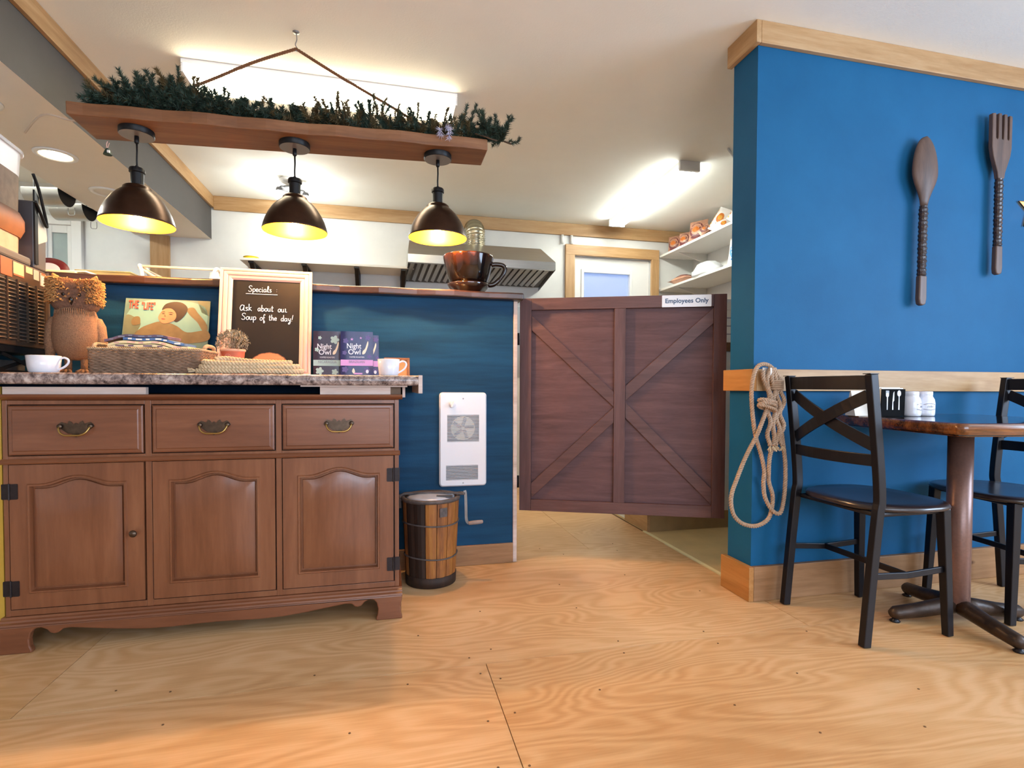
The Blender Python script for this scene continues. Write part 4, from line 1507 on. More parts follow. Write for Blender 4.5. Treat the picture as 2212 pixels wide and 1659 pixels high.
poly('print_tub', smooth2([(.18, .93), (.55, .99), (.9, .9), (.98, .6), (.9, .3), (.5, .2), (.1, .3), (.02, .6)]), 'cover_teal', 0)
poly('print_wall', [(.84, .995), (.998, .995), (.998, .66), (.9, .74)], 'cover_shadow', 0)
poly('print_shadow', smooth2([(.02, .62), (.12, .60), (.2, .45), (.12, .2), (.02, .2)]), 'cover_shadow', 1)
poly('print_shoulders', smooth2([(.32, .47), (.42, .52), (.52, .50), (.62, .43), (.75, .30), (.98, .35), (.98, .12), (.5, .05), (.15, .18), (.2, .36)]), 'cover_skin_dim', 1)
poly('print_arm', smooth2([(.72, .80), (.80, .84), (.86, .72), (.96, .52), (.985, .38), (.93, .34), (.86, .52), (.76, .68)]), 'cover_skin_dim', 2)
poly('print_hair', smooth2([(.43, .78), (.47, .90), (.57, .955), (.67, .93), (.73, .82), (.70, .66), (.62, .52), (.57, .56), (.52, .72), (.46, .78)]), 'cover_hair', 3)
poly('print_face', smooth2([(.415, .70), (.46, .79), (.54, .80), (.595, .71), (.60, .60), (.56, .52), (.47, .475), (.42, .52), (.395, .60)]), 'cover_skin', 4)
poly('print_brow', smooth2([(.425, .715), (.455, .735), (.475, .722), (.455, .722)], 3), 'cover_hair', 5)
poly('print_brow', smooth2([(.505, .712), (.54, .724), (.575, .700), (.54, .710)], 3), 'cover_hair', 5)
poly('print_eye', smooth2([(.432, .688), (.452, .697), (.472, .685), (.452, .679)], 3), 'cover_hair', 5)
poly('print_eye', smooth2([(.515, .676), (.540, .686), (.563, .670), (.538, .664)], 3), 'cover_hair', 5)
poly('print_lips', smooth2([(.430, .580), (.452, .590), (.480, .570), (.455, .556), (.438, .565)], 3), 'cover_lip', 5)
poly('print_nose', smooth2([(.47, .67), (.483, .63), (.475, .622), (.462, .63)], 3), 'cover_skin_dim', 5)
poly('print_object', smooth2([(.09, .50), (.12, .60), (.18, .60), (.19, .46), (.12, .42)]), 'cover_skin_dim', 3)
text_obj('lettering', 'THE', .050, 'print_red', rs, (sx_(.10), -.0030, SH * .91), sx=.40, bold=.0008)
text_obj('lettering', '"LIFE"', .046, 'print_red', rs, (sx_(.27), -.0030, SH * .895), sx=.46, bold=.0008)

# chalkboard
cb = thing('chalkboard_sign', 'pink washed wood framed chalkboard with handwritten specials', 'chalkboard', (-.497, 2.395, CT), rot=(R(-10.5), 0, R(1.2)))
cw, chh, fwid = .362, .462, .048
for nm, pts_, mt in (('frame_side', [(-cw / 2, 0), (-cw / 2 + fwid, fwid), (-cw / 2 + fwid, chh - fwid), (-cw / 2, chh)], 'frame_wood'), ('frame_side', [(cw / 2, 0), (cw / 2, chh), (cw / 2 - fwid, chh - fwid), (cw / 2 - fwid, fwid)], 'frame_wood'),
                    ('frame_top', [(-cw / 2, chh), (-cw / 2 + fwid, chh - fwid), (cw / 2 - fwid, chh - fwid), (cw / 2, chh)], 'frame_wood_x'), ('frame_bottom', [(-cw / 2, 0), (cw / 2, 0), (cw / 2 - fwid, fwid), (-cw / 2 + fwid, fwid)], 'frame_wood_x')):
    a, b = Vector(pts_[0]), Vector(pts_[-1])
    ordered = {'frame_side': None}
    # moulded profile: offsets from outer edge with depth
    P_ = [(0, .004), (0, -.010), (.004, -.013), (.010, -.012), (.013, -.008), (.016, -.012), (.022, -.014), (.028, -.012), (.031, -.007), (.034, -.009), (.041, -.007), (.048, -.002), (.048, .004)]
    if nm == 'frame_side':
        s = -1 if pts_[0][0] < 0 else 1
        ends = [lambda o, s=s: (s * (cw / 2 - o), o), lambda o, s=s: (s * (cw / 2 - o), chh - o)]
    elif nm == 'frame_top':
        ends = [lambda o: (-cw / 2 + o, chh - o), lambda o: (cw / 2 - o, chh - o)]
    else:
        ends = [lambda o: (-cw / 2 + o, o), lambda o: (cw / 2 - o, o)]
    vs, fs = [], []
    for e in ends:
        for off, dep in P_:
            q2 = e(off)
            vs.append((q2[0], dep, q2[1]))
    n = len(P_)
    for k in range(n):
        fs.append((k, (k + 1) % n, (k + 1) % n + n, k + n))
    fs += [tuple(range(n)), tuple(range(n, 2 * n))]
    MB().add(vs, fs).obj(nm, mt, cb)
bd_ = MB().box((-cw / 2 + fwid - .003, .0, fwid - .003), (cw / 2 - fwid + .003, .003, chh - fwid + .003)).obj('slate', 'chalkboard', cb)
mb = MB()
hand(mb, 'Specials', -.073, .365, .026, .0013, -.0006)
mb.tube([(-.082, -.0006, .355), (.042, -.0006, .355)], .0013, 5)
hand(mb, ':', .036, .367, .024, .0008, -.0006)
hand(mb, 'Ask', -.103, .280, .030, .0015, -.0006)
hand(mb, 'about', -.034, .280, .027, .0015, -.0006)
hand(mb, 'our', .045, .279, .028, .0015, -.0006)
hand(mb, 'Soup', -.096, .241, .028, .0014, -.0006)
hand(mb, 'of', -.025, .240, .026, .0014, -.0006)
hand(mb, 'the', .010, .241, .025, .0014, -.0006)
hand(mb, 'day!', .058, .239, .027, .0014, -.0006)
mb.obj('chalk_writing', 'chalk', bd_)

# potted plant
pp = thing('potted_plant', 'small terracotta pot with dried bushy leaves before the chalkboard', 'plant', (-.592, 2.30, CT))
po = MB().lathe([(.0001, 0), (.033, 0), (.042, .088), (.043, .094), (.040, .0945), (.037, .088), (.0001, .086)], 32).obj('pot', 'terracotta', pp, auto=50)
MB().lathe([(.0425, .093), (.0462, .095), (.0465, .101), (.0435, .103), (.040, .1)], 32, caps=False).obj('rim', 'pot_rim', po, True)
mb = MB()
for cx_, cz_, rr in ((-.01, .07, .013), (.018, .05, .011), (-.022, .045, .008)):
    sp_ = []
    for k in range(30):
        a = k * .42
        r = rr * (1 - k / 34)
        x = cx_ + r * math.cos(a)
        z = cz_ + r * math.sin(a)
        y = -math.sqrt(max(0, (.033 + .009 * z / .088) ** 2 - x * x)) - .0005
        sp_.append((x, y, z))
    mb.tube(sp_, .0014, 4)
mb.obj('swirl_print', 'pot_print', po)
mb = MB()
for k in range(650):
    v = Vector((random.gauss(0, 1), random.gauss(0, 1), random.gauss(0, 1))).normalized()
    if v.z < -.35:
        v.z = -v.z
    c = Vector((v.x * .055, v.y * .05, .125 + v.z * .05)) * 1.0
    c += Vector((random.gauss(0, .004), random.gauss(0, .004), random.gauss(0, .004)))
    rot_ = Euler((random.uniform(0, 6), random.uniform(0, 6), random.uniform(0, 6))).to_matrix().to_4x4()
    s = random.uniform(.004, .0075)
    mb.add([(-s, 0, 0), (0, -s * .5, .001), (s, 0, 0), (0, s * .5, .001)], [(0, 1, 2, 3)], Matrix.Translation(c) @ rot_)
for k in range(40):
    v = Vector((random.gauss(0, 1), random.gauss(0, 1), abs(random.gauss(0, 1)))).normalized()
    mb.tube([(0, 0, .09), (v.x * .05, v.y * .045, .125 + v.z * .045)], .0008, 3)
o = mb.obj('leaves', 'dried_leaf', pp)
o['kind'] = 'stuff'

# wood slice
ws = thing('wood_slice', 'round wood slice with burnt lettering leaning on the chalkboard', 'wood slice', (-.472, 2.345, CT), rot=(R(-14), 0, 0))
rim_ = [(.071 * (1 + .018 * math.sin(a * 13) + .01 * math.sin(a * 29 + 1)) * math.cos(a), .05 + .0505 * (1 + .018 * math.sin(a * 13) + .01 * math.sin(a * 29 + 1)) * math.sin(a)) for a in [2 * PI * k / 72 for k in range(72)]]
MB().prism(rim_, 0, .012).obj('bark', 'bark_edge', ws)
MB().prism([(p[0] * .94, .05 + (p[1] - .05) * .94) for p in rim_], -.0008, -.0001).obj('face', 'slice_wood', ws)
text_obj('lettering', 'inspired', .022, 'spoon_dark', ws, (-.002, -.0012, .044))

# coil of rope lying on the counter
cr = MB()
coil = [(-.668, 2.07, .916), (-.60, 2.045, .9165), (-.48, 2.04, .9165), (-.36, 2.045, .9165), (-.315, 2.065, .917), (-.306, 2.10, .919), (-.34, 2.125, .921), (-.45, 2.13, .922), (-.57, 2.125, .928), (-.635, 2.11, .936), (-.655, 2.08, .936),
        (-.63, 2.052, .934), (-.54, 2.046, .933), (-.43, 2.05, .935), (-.345, 2.058, .938), (-.318, 2.078, .940), (-.335, 2.10, .942), (-.43, 2.112, .943), (-.54, 2.115, .948), (-.612, 2.11, .958), (-.645, 2.085, .960),
        (-.628, 2.058, .955), (-.56, 2.05, .951), (-.46, 2.055, .950), (-.37, 2.07, .955), (-.345, 2.088, .960), (-.40, 2.10, .961), (-.50, 2.10, .966), (-.57, 2.098, .976), (-.610, 2.085, .972)]
coil = [(x * .94 - .022, y + .004, .9165 + (z - .9165) * .74) for x, y, z in coil]
cr.rope(spline(coil, 6), .0105, .034, 6)
ro = cr.obj('rope_coil', 'cotton_rope', smooth=True)
tag(ro, 'cream twisted rope coiled flat along the counter front', 'rope')
mb = MB()
for k in range(40):
    d = Vector((-random.uniform(.010, .026), random.uniform(-.012, .012), random.uniform(-.006, .010)))
    p0 = Vector((-.650, 2.07, CT + .011))
    q2 = p0 + d
    q2.z = max(q2.z, CT + .002)
    mb.tube([p0, q2], .0014, 4)
o = mb.obj('frayed_end', 'cotton_rope', ro)
o['kind'] = 'stuff'

# coffee bags


def flower(par, cx, cz, r, mat, y, n=5):
    pts_ = []
    for k in range(40):
        a = 2 * PI * k / 40
        rr = r * (.62 + .38 * abs(math.cos(a * n / 2)))
        pts_.append((cx + rr * math.cos(a), cz + rr * math.sin(a)))
    flat('print_flower', pts_, mat, y, par)


def coffee_bag(label, loc, rotz, w, h, base, band, word, flo):
    t = thing('coffee_bag', label, 'coffee bag', loc, rotz, 'stand up coffee bags by the chalkboard')
    vs, fs = [], []
    secs = [(0, .056, .96), (.012, .062, 1.0), (.06, .064, 1.0), (.12, .05, .995), (.165, .024, .985), (h - .012, .006, .98), (h, .004, .975)]
    nn_ = 12
    for z, d, sx2 in secs:
        for k in range(nn_):
            u = k / (nn_ - 1)
            vs.append(((u - .5) * w * sx2, -.0035 * (1 - (2 * u - 1) ** 6), z))
        for k in range(nn_):
            u = 1 - k / (nn_ - 1)
            vs.append(((u - .5) * w * sx2, d * (1 - (2 * u - 1) ** 4) + .002, z))
    s = 2 * nn_
    for j in range(len(secs) - 1):
        for k in range(s):
            fs.append((j * s + k, j * s + (k + 1) % s, (j + 1) * s + (k + 1) % s, (j + 1) * s + k))
    fs += [tuple(range(s)), tuple(range((len(secs) - 1) * s, len(secs) * s))]
    MB().add(vs, fs).obj('pouch', base, t, auto=60)
    y = -.0046
    flat('print_band', rect(-w * .49, .046, w * .49, .071), band, y, t)
    text_obj('lettering', word, .0145, 'print_grey', t, (0, y - .0004, .062), sx=.9)
    text_obj('lettering', 'Night', .031, 'print_white', t, (-.012, y - .0004, .128), sx=.85, bold=.0003)
    text_obj('lettering', 'Owl', .031, 'print_white', t, (-.010, y - .0004, .103), sx=.95, bold=.0003)
    text_obj('lettering', 'COFFEE ROASTERS', .0085, 'print_white', t, (0, y - .0004, .082), sx=.85)
    flat('print_feather', smooth2([(.022, .095), (.034, .10), (.046, .135), (.044, .15), (.034, .12), (.024, .108)], 4), 'bag_cream', y, t)
    for cx, cz, r in ((.030, .158, .019), (-.032, .024, .017), (.03, .02, .014), (-.042, .115, .010), (-.03, .165, .008)) if flo else ():
        flower(t, cx, cz, r, 'bag_mint', y + .0002)
    if not flo:
        for cx, cz, r in ((-.045, .15, .012), (.045, .165, .012), (-.05, .10, .010), (.05, .085, .009), (-.048, .03, .014), (.04, .028, .013)):
            flower(t, cx, cz, r, 'bag_violet', y + .0002)
        for cx, cz, r in ((-.020, .157, .007), (.016, .163, .006)):
            pts_ = []
            for k in range(10):
                a = PI / 2 + PI * k / 5
                rr = r if k % 2 == 0 else r * .42
                pts_.append((cx + rr * math.cos(a), cz + rr * math.sin(a)))
            flat('print_star', pts_, 'bag_pink', y, t)
        flat('print_owl', smooth2([(-.02, .022), (-.014, .036), (-.008, .022), (-.012, .012)], 4), 'bag_cream', y, t)
        flat('print_bar', rect(-.012, .010, .022, .016), 'bag_pink', y, t)
        flat('print_dot', ell(.042, .022, .006, .008, 14), 'print_white', y - .0003, t)
    return t


coffee_bag('dark plum coffee bag with mint flowers and mint band', (-.248, 2.40, CT), 0, .116, .194, 'bag_plum', 'bag_mint', 'NICARAGUA', True)
coffee_bag('navy coffee bag with a pink band, in front', (-.124, 2.345, CT), R(1), .134, .190, 'bag_navy', 'bag_pink', 'BRAZILIAN', False)
coffee_bag('navy coffee bag with a pink band, half hidden behind the front one', (-.093, 2.43, CT), 0, .116, .184, 'bag_navy', 'bag_pink', 'BRAZILIAN', False)

pf = thing('small_frame', 'small brown wooden frame leaning on the wall behind the right mug', 'frame', (.044, 2.505, CT), rot=(R(-14), 0, 0))
for a, b in (((-.058, 0), (-.046, .094)), ((.046, 0), (.058, .094)), ((-.0459, 0), (.0459, .010)), ((-.0459, .082), (.0459, .094))):
    MB().prism(rect(a[0], a[1], b[0], b[1]), -.006, .006).obj('frame_bar', 'beam_wood', pf, bevel=.001)
MB().prism(rect(-.0458, .0102, .0458, .0818), -.001, .003).obj('picture', 'slice_wood', pf)

# ------------------------------------------------------------------ frozen drink machine at the left
sm = thing('frozen_drink_machine', 'bronze frozen drink machine with louvred side panel and tanks', 'drink machine', (-1.313, 2.5, CT), R(6.2))
MB().box((-.42, -.60, .10), (-.004, -.002, .405)).obj('housing', 'machine_bronze', sm, bevel=.004)
MB().box((-.0038, -.57, .118), (-.0028, -.028, .335)).obj('louvre_backing', 'machine_dark', sm)
lm = MB().prism([(0, -.0045), (.010, -.0015), (.0115, .001), (.003, .004), (0, .004)], -.0285, .0285, 'xz')
lm = MB()
prof = [(-.0025, -.0042), (.008, -.0032), (.0095, -.001), (.002, .0022), (-.0025, .0022)]
vs, fs = [], []
for i in range(7):
    u = i / 6
    y = -.029 + .058 * u
    f = math.sin(PI * u) ** .5 if 0 < u < 1 else .15
    for p in prof:
        vs.append((p[0] * max(f, .15), y, p[1] * (.5 + .5 * f)))
for i in range(6):
    for k in range(5):
        fs.append((i * 5 + k, i * 5 + (k + 1) % 5, (i + 1) * 5 + (k + 1) % 5, (i + 1) * 5 + k))
fs += [tuple(range(5)), tuple(range(30, 35))]
louv = MB().add(vs, fs).mesh('louvre', 'louver_bronze', True)
for c in range(6):
    for r in range(16):
        inst('louvre', louv, sm, (-.002, -.066 - c * .067, .124 + r * .0134))
for c in range(7):
    y = -.0325 - c * .067
    MB().box((-.0028, y - .003, .116), (.0035, y + .003, .337)).obj('divider', 'machine_bronze', sm)
MB().box((-.0035, -.012, .10), (.004, -.003, .404)).obj('corner_trim', 'louver_bronze', sm)
for y0, y1, z0, z1, mt in ((-.06, -.016, .345, .395, 'sticker_grey'), (-.052, -.022, .388, .396, 'sticker_orange'), (-.11, -.07, .36, .398, 'sticker_grey'), (-.165, -.118, .375, .398, 'sticker_cream'), (-.25, -.18, .352, .398, 'sticker_cream'), (-.25, -.18, .35, .356, 'sticker_orange'),
                           (-.33, -.26, .34, .40, 'sticker_orange')):
    MB().box((-.0039, y0, z0), (-.0026 + (.0004 if mt == 'sticker_orange' else 0), y1, z1)).obj('sticker', mt, sm)
mb = MB()
for k in range(7):
    mb.box((-.0028, -.055 + .002 * (k % 2), .349 + k * .0052), (-.0020, -.022 - .004 * (k % 3), .3508 + k * .0052))
mb.obj('sticker_lines', 'paper_white', sm)
st_ = MB().box((-.42, -.6, .075), (-.01, -.01, .0998)).obj('stand', 'black_metal', sm)
for x, y in ((-.025, -.025), (-.025, -.57), (-.40, -.025), (-.40, -.57)):
    MB().box((x - .008, y - .008, .0), (x + .008, y + .008, .0749)).obj('stand_leg', 'black_metal', st_)
mb = MB()
mb.band([(-.018, -.56, .07), (-.018, -.30, .012)], .012, .004, (0, 0, 1))
mb.band([(-.026, -.56, .012), (-.026, -.30, .07)], .012, .004, (0, 0, 1))
mb.band([(-.018, -.30, .07), (-.018, -.03, .012)], .012, .004, (0, 0, 1))
mb.band([(-.026, -.30, .012), (-.026, -.03, .07)], .012, .004, (0, 0, 1))
mb.box((-.034, -.56, .0), (-.012, -.03, .012))
mb.obj('cross_brace', 'black_metal', st_)
MB().box((-.40, -.55, .012), (-.06, -.05, .05)).obj('drip_tray', 'galvanized', st_)
MB().prism(rrect(.34, .485, .03, 4, -.175, -.345), .4055, .437, 'xy').obj('tank_base', 'grey_frame', sm, bevel=.008)


def tank_part(nm, secs, mat):
    vs, fs = [], []
    base = rrect(1, 1, .16, 5)
    n = len(base)
    for z, w, l, cx in secs:
        for p in base:
            vs.append((cx + p[0] * w, -.355 + p[1] * l, z))
    for j in range(len(secs) - 1):
        for k in range(n):
            fs.append((j * n + k, j * n + (k + 1) % n, (j + 1) * n + (k + 1) % n, (j + 1) * n + k))
    fs += [tuple(range(n)), tuple(range((len(secs) - 1) * n, len(secs) * n))]
    return MB().add(vs, fs).obj(nm, mat, sm, auto=40)


TY = -.36
tank_part('tank_floor', [(.4372, .30, .46, -.17), (.50, .30, .47, -.17)], 'slush_foam')
tank_part('tank_lower', [(.5002, .30, .475, -.165), (.53, .32, .50, -.165), (.565, .32, .50, -.165), (.59, .30, .48, -.165)], 'slush_brown')
tank_part('tank_mix', [(.5902, .295, .455, -.165), (.72, .305, .455, -.165)], 'slush_tan')
tank_part('tank_top', [(.7202, .305, .456, -.165), (.80, .315, .46, -.165)], 'chip_white')
tank_part('tank_lid', [(.8002, .33, .475, -.165), (.812, .33, .475, -.165), (.835, .26, .36, -.165)], 'clear_plastic')
MB().box((-.30, -.56, .836), (-.09, -.16, .88)).obj('lid_light', 'lid_dark', sm, bevel=.012)
MB().prism([(-.098, .4058), (-.008, .4058), (-.004, .52), (-.006, .56), (-.035, .64), (-.065, .66), (-.098, .66)], -.16, -.004, 'yz').obj('rear_tower', 'grey_plastic', sm, bevel=.006)
MB().prism([(-.075, .50), (-.003, .53), (-.005, .558), (-.035, .638), (-.06, .65), (-.075, .6)], -.0038, -.0018, 'yz').obj('rear_window', 'stainless_soft', sm)
MB().tube(spline([(.003, -.115, .755), (.005, -.08, .71), (.006, -.045, .64), (.006, -.022, .585), (.006, -.04, .59), (.006, -.07, .62), (.006, -.11, .655)], 6), .0055, 8).obj('cable', 'black_satin', sm, True)
MB().prism([(-.104, .42), (-.082, .42), (-.082, .64), (-.07, .68), (-.104, .70)], -.0036, .002, 'yz').obj('hose_guard', 'black_satin', sm)

# ------------------------------------------------------------------ things on the bar cap
BT = 1.3185
cp = thing('cup_planter', 'giant brown glazed cup planter with saucer on the bar top', 'planter', (.390, 2.61, BT))
MB().lathe([(.0001, 0), (.066, 0), (.070, .005), (.092, .026), (.104, .044), (.102, .048), (.086, .040), (.0001, .036)], 48).obj('saucer', 'glaze_dark', cp, True)
MB().lathe([(.0001, .0365), (.072, .037), (.080, .041), (.096, .07), (.107, .10), (.115, .137), (.1235, .176), (.1245, .182), (.121, .184), (.117, .178), (.104, .10), (.08, .04), (.0001, .036)], 56).obj('cup', 'glaze_drip', cp, True)
MB().tube(spline([(.108, -.01, .148), (.135, -.012, .152), (.168, -.015, .148), (.180, -.016, .132), (.172, -.015, .105), (.15, -.014, .075), (.122, -.012, .052), (.090, -.01, .048)], 6), [.011] * 30 + [.012] * 13, 12).obj('handle', 'glaze_dark', cp, True)

tr = thing('shallow_tray', 'shallow olive tray on the bar top left of the rack', 'tray', (-1.20, 2.74, BT))
vs = []
MB().add([(-.085, -.05, 0), (.085, -.05, 0), (.085, .05, 0), (-.085, .05, 0), (-.105, -.07, .042), (.105, -.07, .042), (.105, .07, .042), (-.105, .07, .042),
          (-.101, -.066, .042), (.101, -.066, .042), (.101, .066, .042), (-.101, .066, .042), (-.082, -.047, .003), (.082, -.047, .003), (.082, .047, .003), (-.082, .047, .003)],
         [(0, 1, 2, 3), (0, 1, 5, 4), (1, 2, 6, 5), (2, 3, 7, 6), (3, 0, 4, 7), (4, 5, 9, 8), (5, 6, 10, 9), (6, 7, 11, 10), (7, 4, 8, 11), (8, 9, 13, 12), (9, 10, 14, 13), (10, 11, 15, 14), (11, 8, 12, 15), (12, 13, 14, 15)]).obj('pan', 'tray_olive', tr)
MB().tube([(-.105, -.07, .042), (.105, -.07, .042), (.105, .07, .042), (-.105, .07, .042)], .003, 6, True).obj('rolled_edge', 'tray_olive', tr)

rk = thing('tube_rack', 'white tubular dish rack standing on the bar top', 'rack', (-.928, 2.78, BT))
for s, nm in ((-1, 'side_hoop'), (1, 'side_hoop')):
    x = s * .155
    MB().tube(spline([(x - .012 * s, -.05, .008), (x - .008 * s, -.05, .06), (x, -.05, .085), (x + .004 * s, -.03, .09), (x, .02, .085), (x, .05, .05), (x, .055, .008)], 5), .0075, 10).obj(nm, 'white_plastic', rk, True)
for a, b in (((-.165, -.042, .086), (.165, -.042, .086)), ((-.165, .02, .084), (-.02, .05, .012)), ((-.16, -.05, .08), (-.06, .05, .01)), ((-.165, .055, .01), (.165, .055, .01)), ((-.165, -.05, .01), (.165, -.05, .01))):
    MB().tube([a, b], .006, 8).obj('tube_bar', 'beige_metal', rk, True)
for i, (x, y, r, h) in enumerate(((-.80, 2.885, .042, .095), (-.865, 2.885, .018, .05))):
    g = thing('glass_jar', ('tall' if i == 0 else 'short') + ' clear ribbed glass beside the white rack', 'glass', (x, y, BT), 0, 'clear glasses on the bar top')
    pr = [(.0001, .002), (r * .8, 0), (r, .01), (r, h), (r - .003, h), (r - .004, .012), (.0001, .008)]
    MB().lathe(pr, 24).obj('glass', 'clear_plastic', g, True)
    mb = MB()
    for k in range(16):
        a = 2 * PI * k / 16
        mb.tube([(r * math.cos(a), r * math.sin(a), .012), (r * math.cos(a), r * math.sin(a), h * .8)], .0022, 4)
    mb.obj('rib', 'clear_plastic', g)
for i, (x, y, rz, mt, lab) in enumerate(((-1.345, 2.60, 4, 'paper_cream', 'cream papers on the bar top behind the owl, lower stack'), (-1.30, 2.63, -6, 'paper_white', 'white paper sheet lying over the cream papers'))):
    o = MB().box((-.10, -.07, 0), (.10, .07, .012 if i == 0 else .006)).obj('paper_stack', mt, bevel=.001)
    o.location = (x, y, BT + (0 if i == 0 else .0125))
    o.rotation_euler = (0, 0, R(rz))
    tag(o, lab, 'paper', 'papers on the bar top')
pl_ = thing('upright_plate', 'maroon rimmed round plate standing on edge behind the machine', 'plate', (-1.475, 2.80, BT), rot=(R(-8), 0, 0))
pl_.scale = (.78, .78, .56)
MB().lathe([(.062, .004), (.105, .0), (.106, .003), (.062, .008)], 48, Matrix.Translation((0, 0, .106)) @ Matrix.Rotation(R(90), 4, 'X'), caps=False).obj('rim', 'maroon_plastic', pl_, True)
MB().lathe([(.0001, .004), (.062, .004), (.062, .008), (.0001, .008)], 40, Matrix.Translation((0, 0, .106)) @ Matrix.Rotation(R(90), 4, 'X')).obj('centre', 'white_ceramic', pl_)
# ------------------------------------------------------------------ dining table and chairs
tb = thing('dining_table', 'square dark topped oak edged cafe table on a pedestal', 'table', (2.06, 1.53, 0), R(-8))
TT, TS = .755, .60
ol = rrect(TS - .012, TS - .012, .022, 4)
MB().prism(ol, TT - .040, TT, 'xy').obj('top', 'table_top_dark', tb)
n = 0
mb = MB()
ringo = [rrect(TS - .0121, TS - .0121, .022, 4), rrect(TS - .012, TS - .012, .022, 4), rrect(TS - .002, TS - .002, .026, 4), rrect(TS, TS, .027, 4), rrect(TS - .004, TS - .004, .025, 4), rrect(TS - .03, TS - .03, .02, 4)]
zs_ = [TT - .004, TT + .0002, TT - .004, TT - .018, TT - .034, TT - .043]
vs, fs = [], []
for o_, z in zip(ringo, zs_):
    vs += [(p[0], p[1], z) for p in o_]
n = len(ringo[0])
for j in range(len(zs_) - 1):
    for k in range(n):
        fs.append((j * n + k, j * n + (k + 1) % n, (j + 1) * n + (k + 1) % n, (j + 1) * n + k))
mb.add(vs, fs).obj('edge', 'table_oak', tb, True)
MB().prism(rrect(.30, .30, .02, 3), TT - .052, TT - .0405, 'xy').obj('mount_plate', 'black_metal', tb)
MB().lathe([(.034, .055), (.0385, .06), (.0385, TT - .0525)], 32).obj('pedestal', 'table_post', tb, True)
for k in range(4):
    a = R(90 * k - 3)
    M4 = Matrix.Rotation(a, 4, 'Z')
    mb = MB()
    P_ = [(.02, 0, .060), (.06, 0, .056), (.15, 0, .042), (.235, 0, .033), (.252, 0, .030)]
    mb.tube([M4 @ Vector(p) for p in P_], [.030, .029, .026, .024, .014], 12)
    ft = mb.obj('foot_arm', 'table_foot', tb, True)
    c = M4 @ Vector((.236, 0, 0))
    MB().lathe([(.016, .0005), (.018, .004), (.010, .010), (.006, .02)], 14, Matrix.Translation(c)).obj('glide', 'black_metal', ft, True)


def chair_proto():
    t = thing('dining_chair', 'x', 'chair')
    for s in (-1, 1):
        y = s * .182
        pst = spline([(-.178, y, .002), (-.155, y, .25), (-.135, y, .44), (-.128, y, .50), (-.142, y, .66), (-.172, y, .91)], 5)
        MB().band(pst, .030, .026, (1, 0, 0)).obj('back_post', 'black_metal', t, bevel=.003)
        leg = [(.178, y * .985, .002), (.168, y * .95, .25), (.160, y * .92, .445)]
        MB().band(leg, [.025, .029, .032], [.025, .029, .032], (1, 0, 0)).obj('leg', 'black_metal', t, bevel=.003)
        MB().band([(-.155, y, .235), (.0, y * .95, .225), (.168, y * .95, .235)], .022, .009, (0, 0, 1)).obj('side_stretcher', 'black_metal', t, bevel=.002)
        MB().box((-.191, y - .015, .9095), (-.157, y + .015, .912)).obj('post_cap', 'black_metal', t)
    MB().band([(.0, -.172, .226), (.0, .172, .226)], .022, .009, (0, 0, 1)).obj('cross_stretcher', 'black_metal', t, bevel=.002)

    def bowed(y0, z0, y1, z1, k=13, bow=.030):
        out = []
        for i in range(k):
            u = i / (k - 1)
            y = y0 + (y1 - y0) * u
            z = z0 + (z1 - z0) * u
            xp = -.128 - (z - .50) * .105 if z > .5 else -.13
            out.append((xp - bow * (1 - (y / .182) ** 2), y, z))
        return out
    MB().band(bowed(-.170, .882, .170, .882), .048, .012, (0, 0, 1)).obj('top_rail', 'black_metal', t, bevel=.002)
    MB().band(bowed(-.170, .622, .170, .622), .040, .010, (0, 0, 1)).obj('lower_rail', 'black_metal', t, bevel=.002)
    MB().band(bowed(-.168, .838, .168, .672), .042, .007, (0, 0, 1)).obj('cross_slat', 'black_metal', t, bevel=.001)
    b2 = [(x + .009, y, z) for x, y, z in bowed(-.168, .672, .168, .838)]
    MB().band(b2, .042, .007, (0, 0, 1)).obj('cross_slat', 'black_metal', t, bevel=.001)
    MB().tube([(-.12, -.165, .437), (.15, -.165, .437), (.15, .165, .437), (-.12, .165, .437)], .009, 8, True).obj('seat_frame', 'black_metal', t)
    so_ = []
    for k in range(40):
        a = 2 * PI * k / 40
        ca, sa = math.cos(a), math.sin(a)
        e = .72
        x = .036 + .186 * math.copysign(abs(ca) ** e, ca)
        y = (.212 if ca > -.3 else .205) * math.copysign(abs(sa) ** e, sa) * (1 + .04 * ca)
        so_.append((x, y))
    vs, fs = [], []
    L = [(1.0, .4465), (1.02, .450), (1.025, .456), (1.01, .463), (.97, .467), (.7, .464), (.35, .460), (.02, .459)]
    for s, z in L:
        vs += [(.036 + (p[0] - .036) * s, p[1] * s, z) for p in so_]
    n = len(so_)
    for j in range(len(L) - 1):
        for k in range(n):
            fs.append((j * n + k, j * n + (k + 1) % n, (j + 1) * n + (k + 1) % n, (j + 1) * n + k))
    fs += [tuple(range(n)), tuple(range((len(L) - 1) * n, len(L) * n))]
    MB().add(vs, fs).obj('seat', 'seat_wood', t, True)
    return t


c1 = chair_proto()
c1.location = (1.724, 1.620, 0)
c1['label'] = 'black metal cross back chair at the near left side of the table'
c1['group'] = 'cross back chairs at the table'
c2 = copy_tree(c1)
c2.location = (2.415, 1.605, 0)
c2.rotation_euler = (0, 0, R(171))
c2['label'] = 'black metal cross back chair beyond the pedestal, cut by the right edge'

# table condiments
TZ = TT + .0006


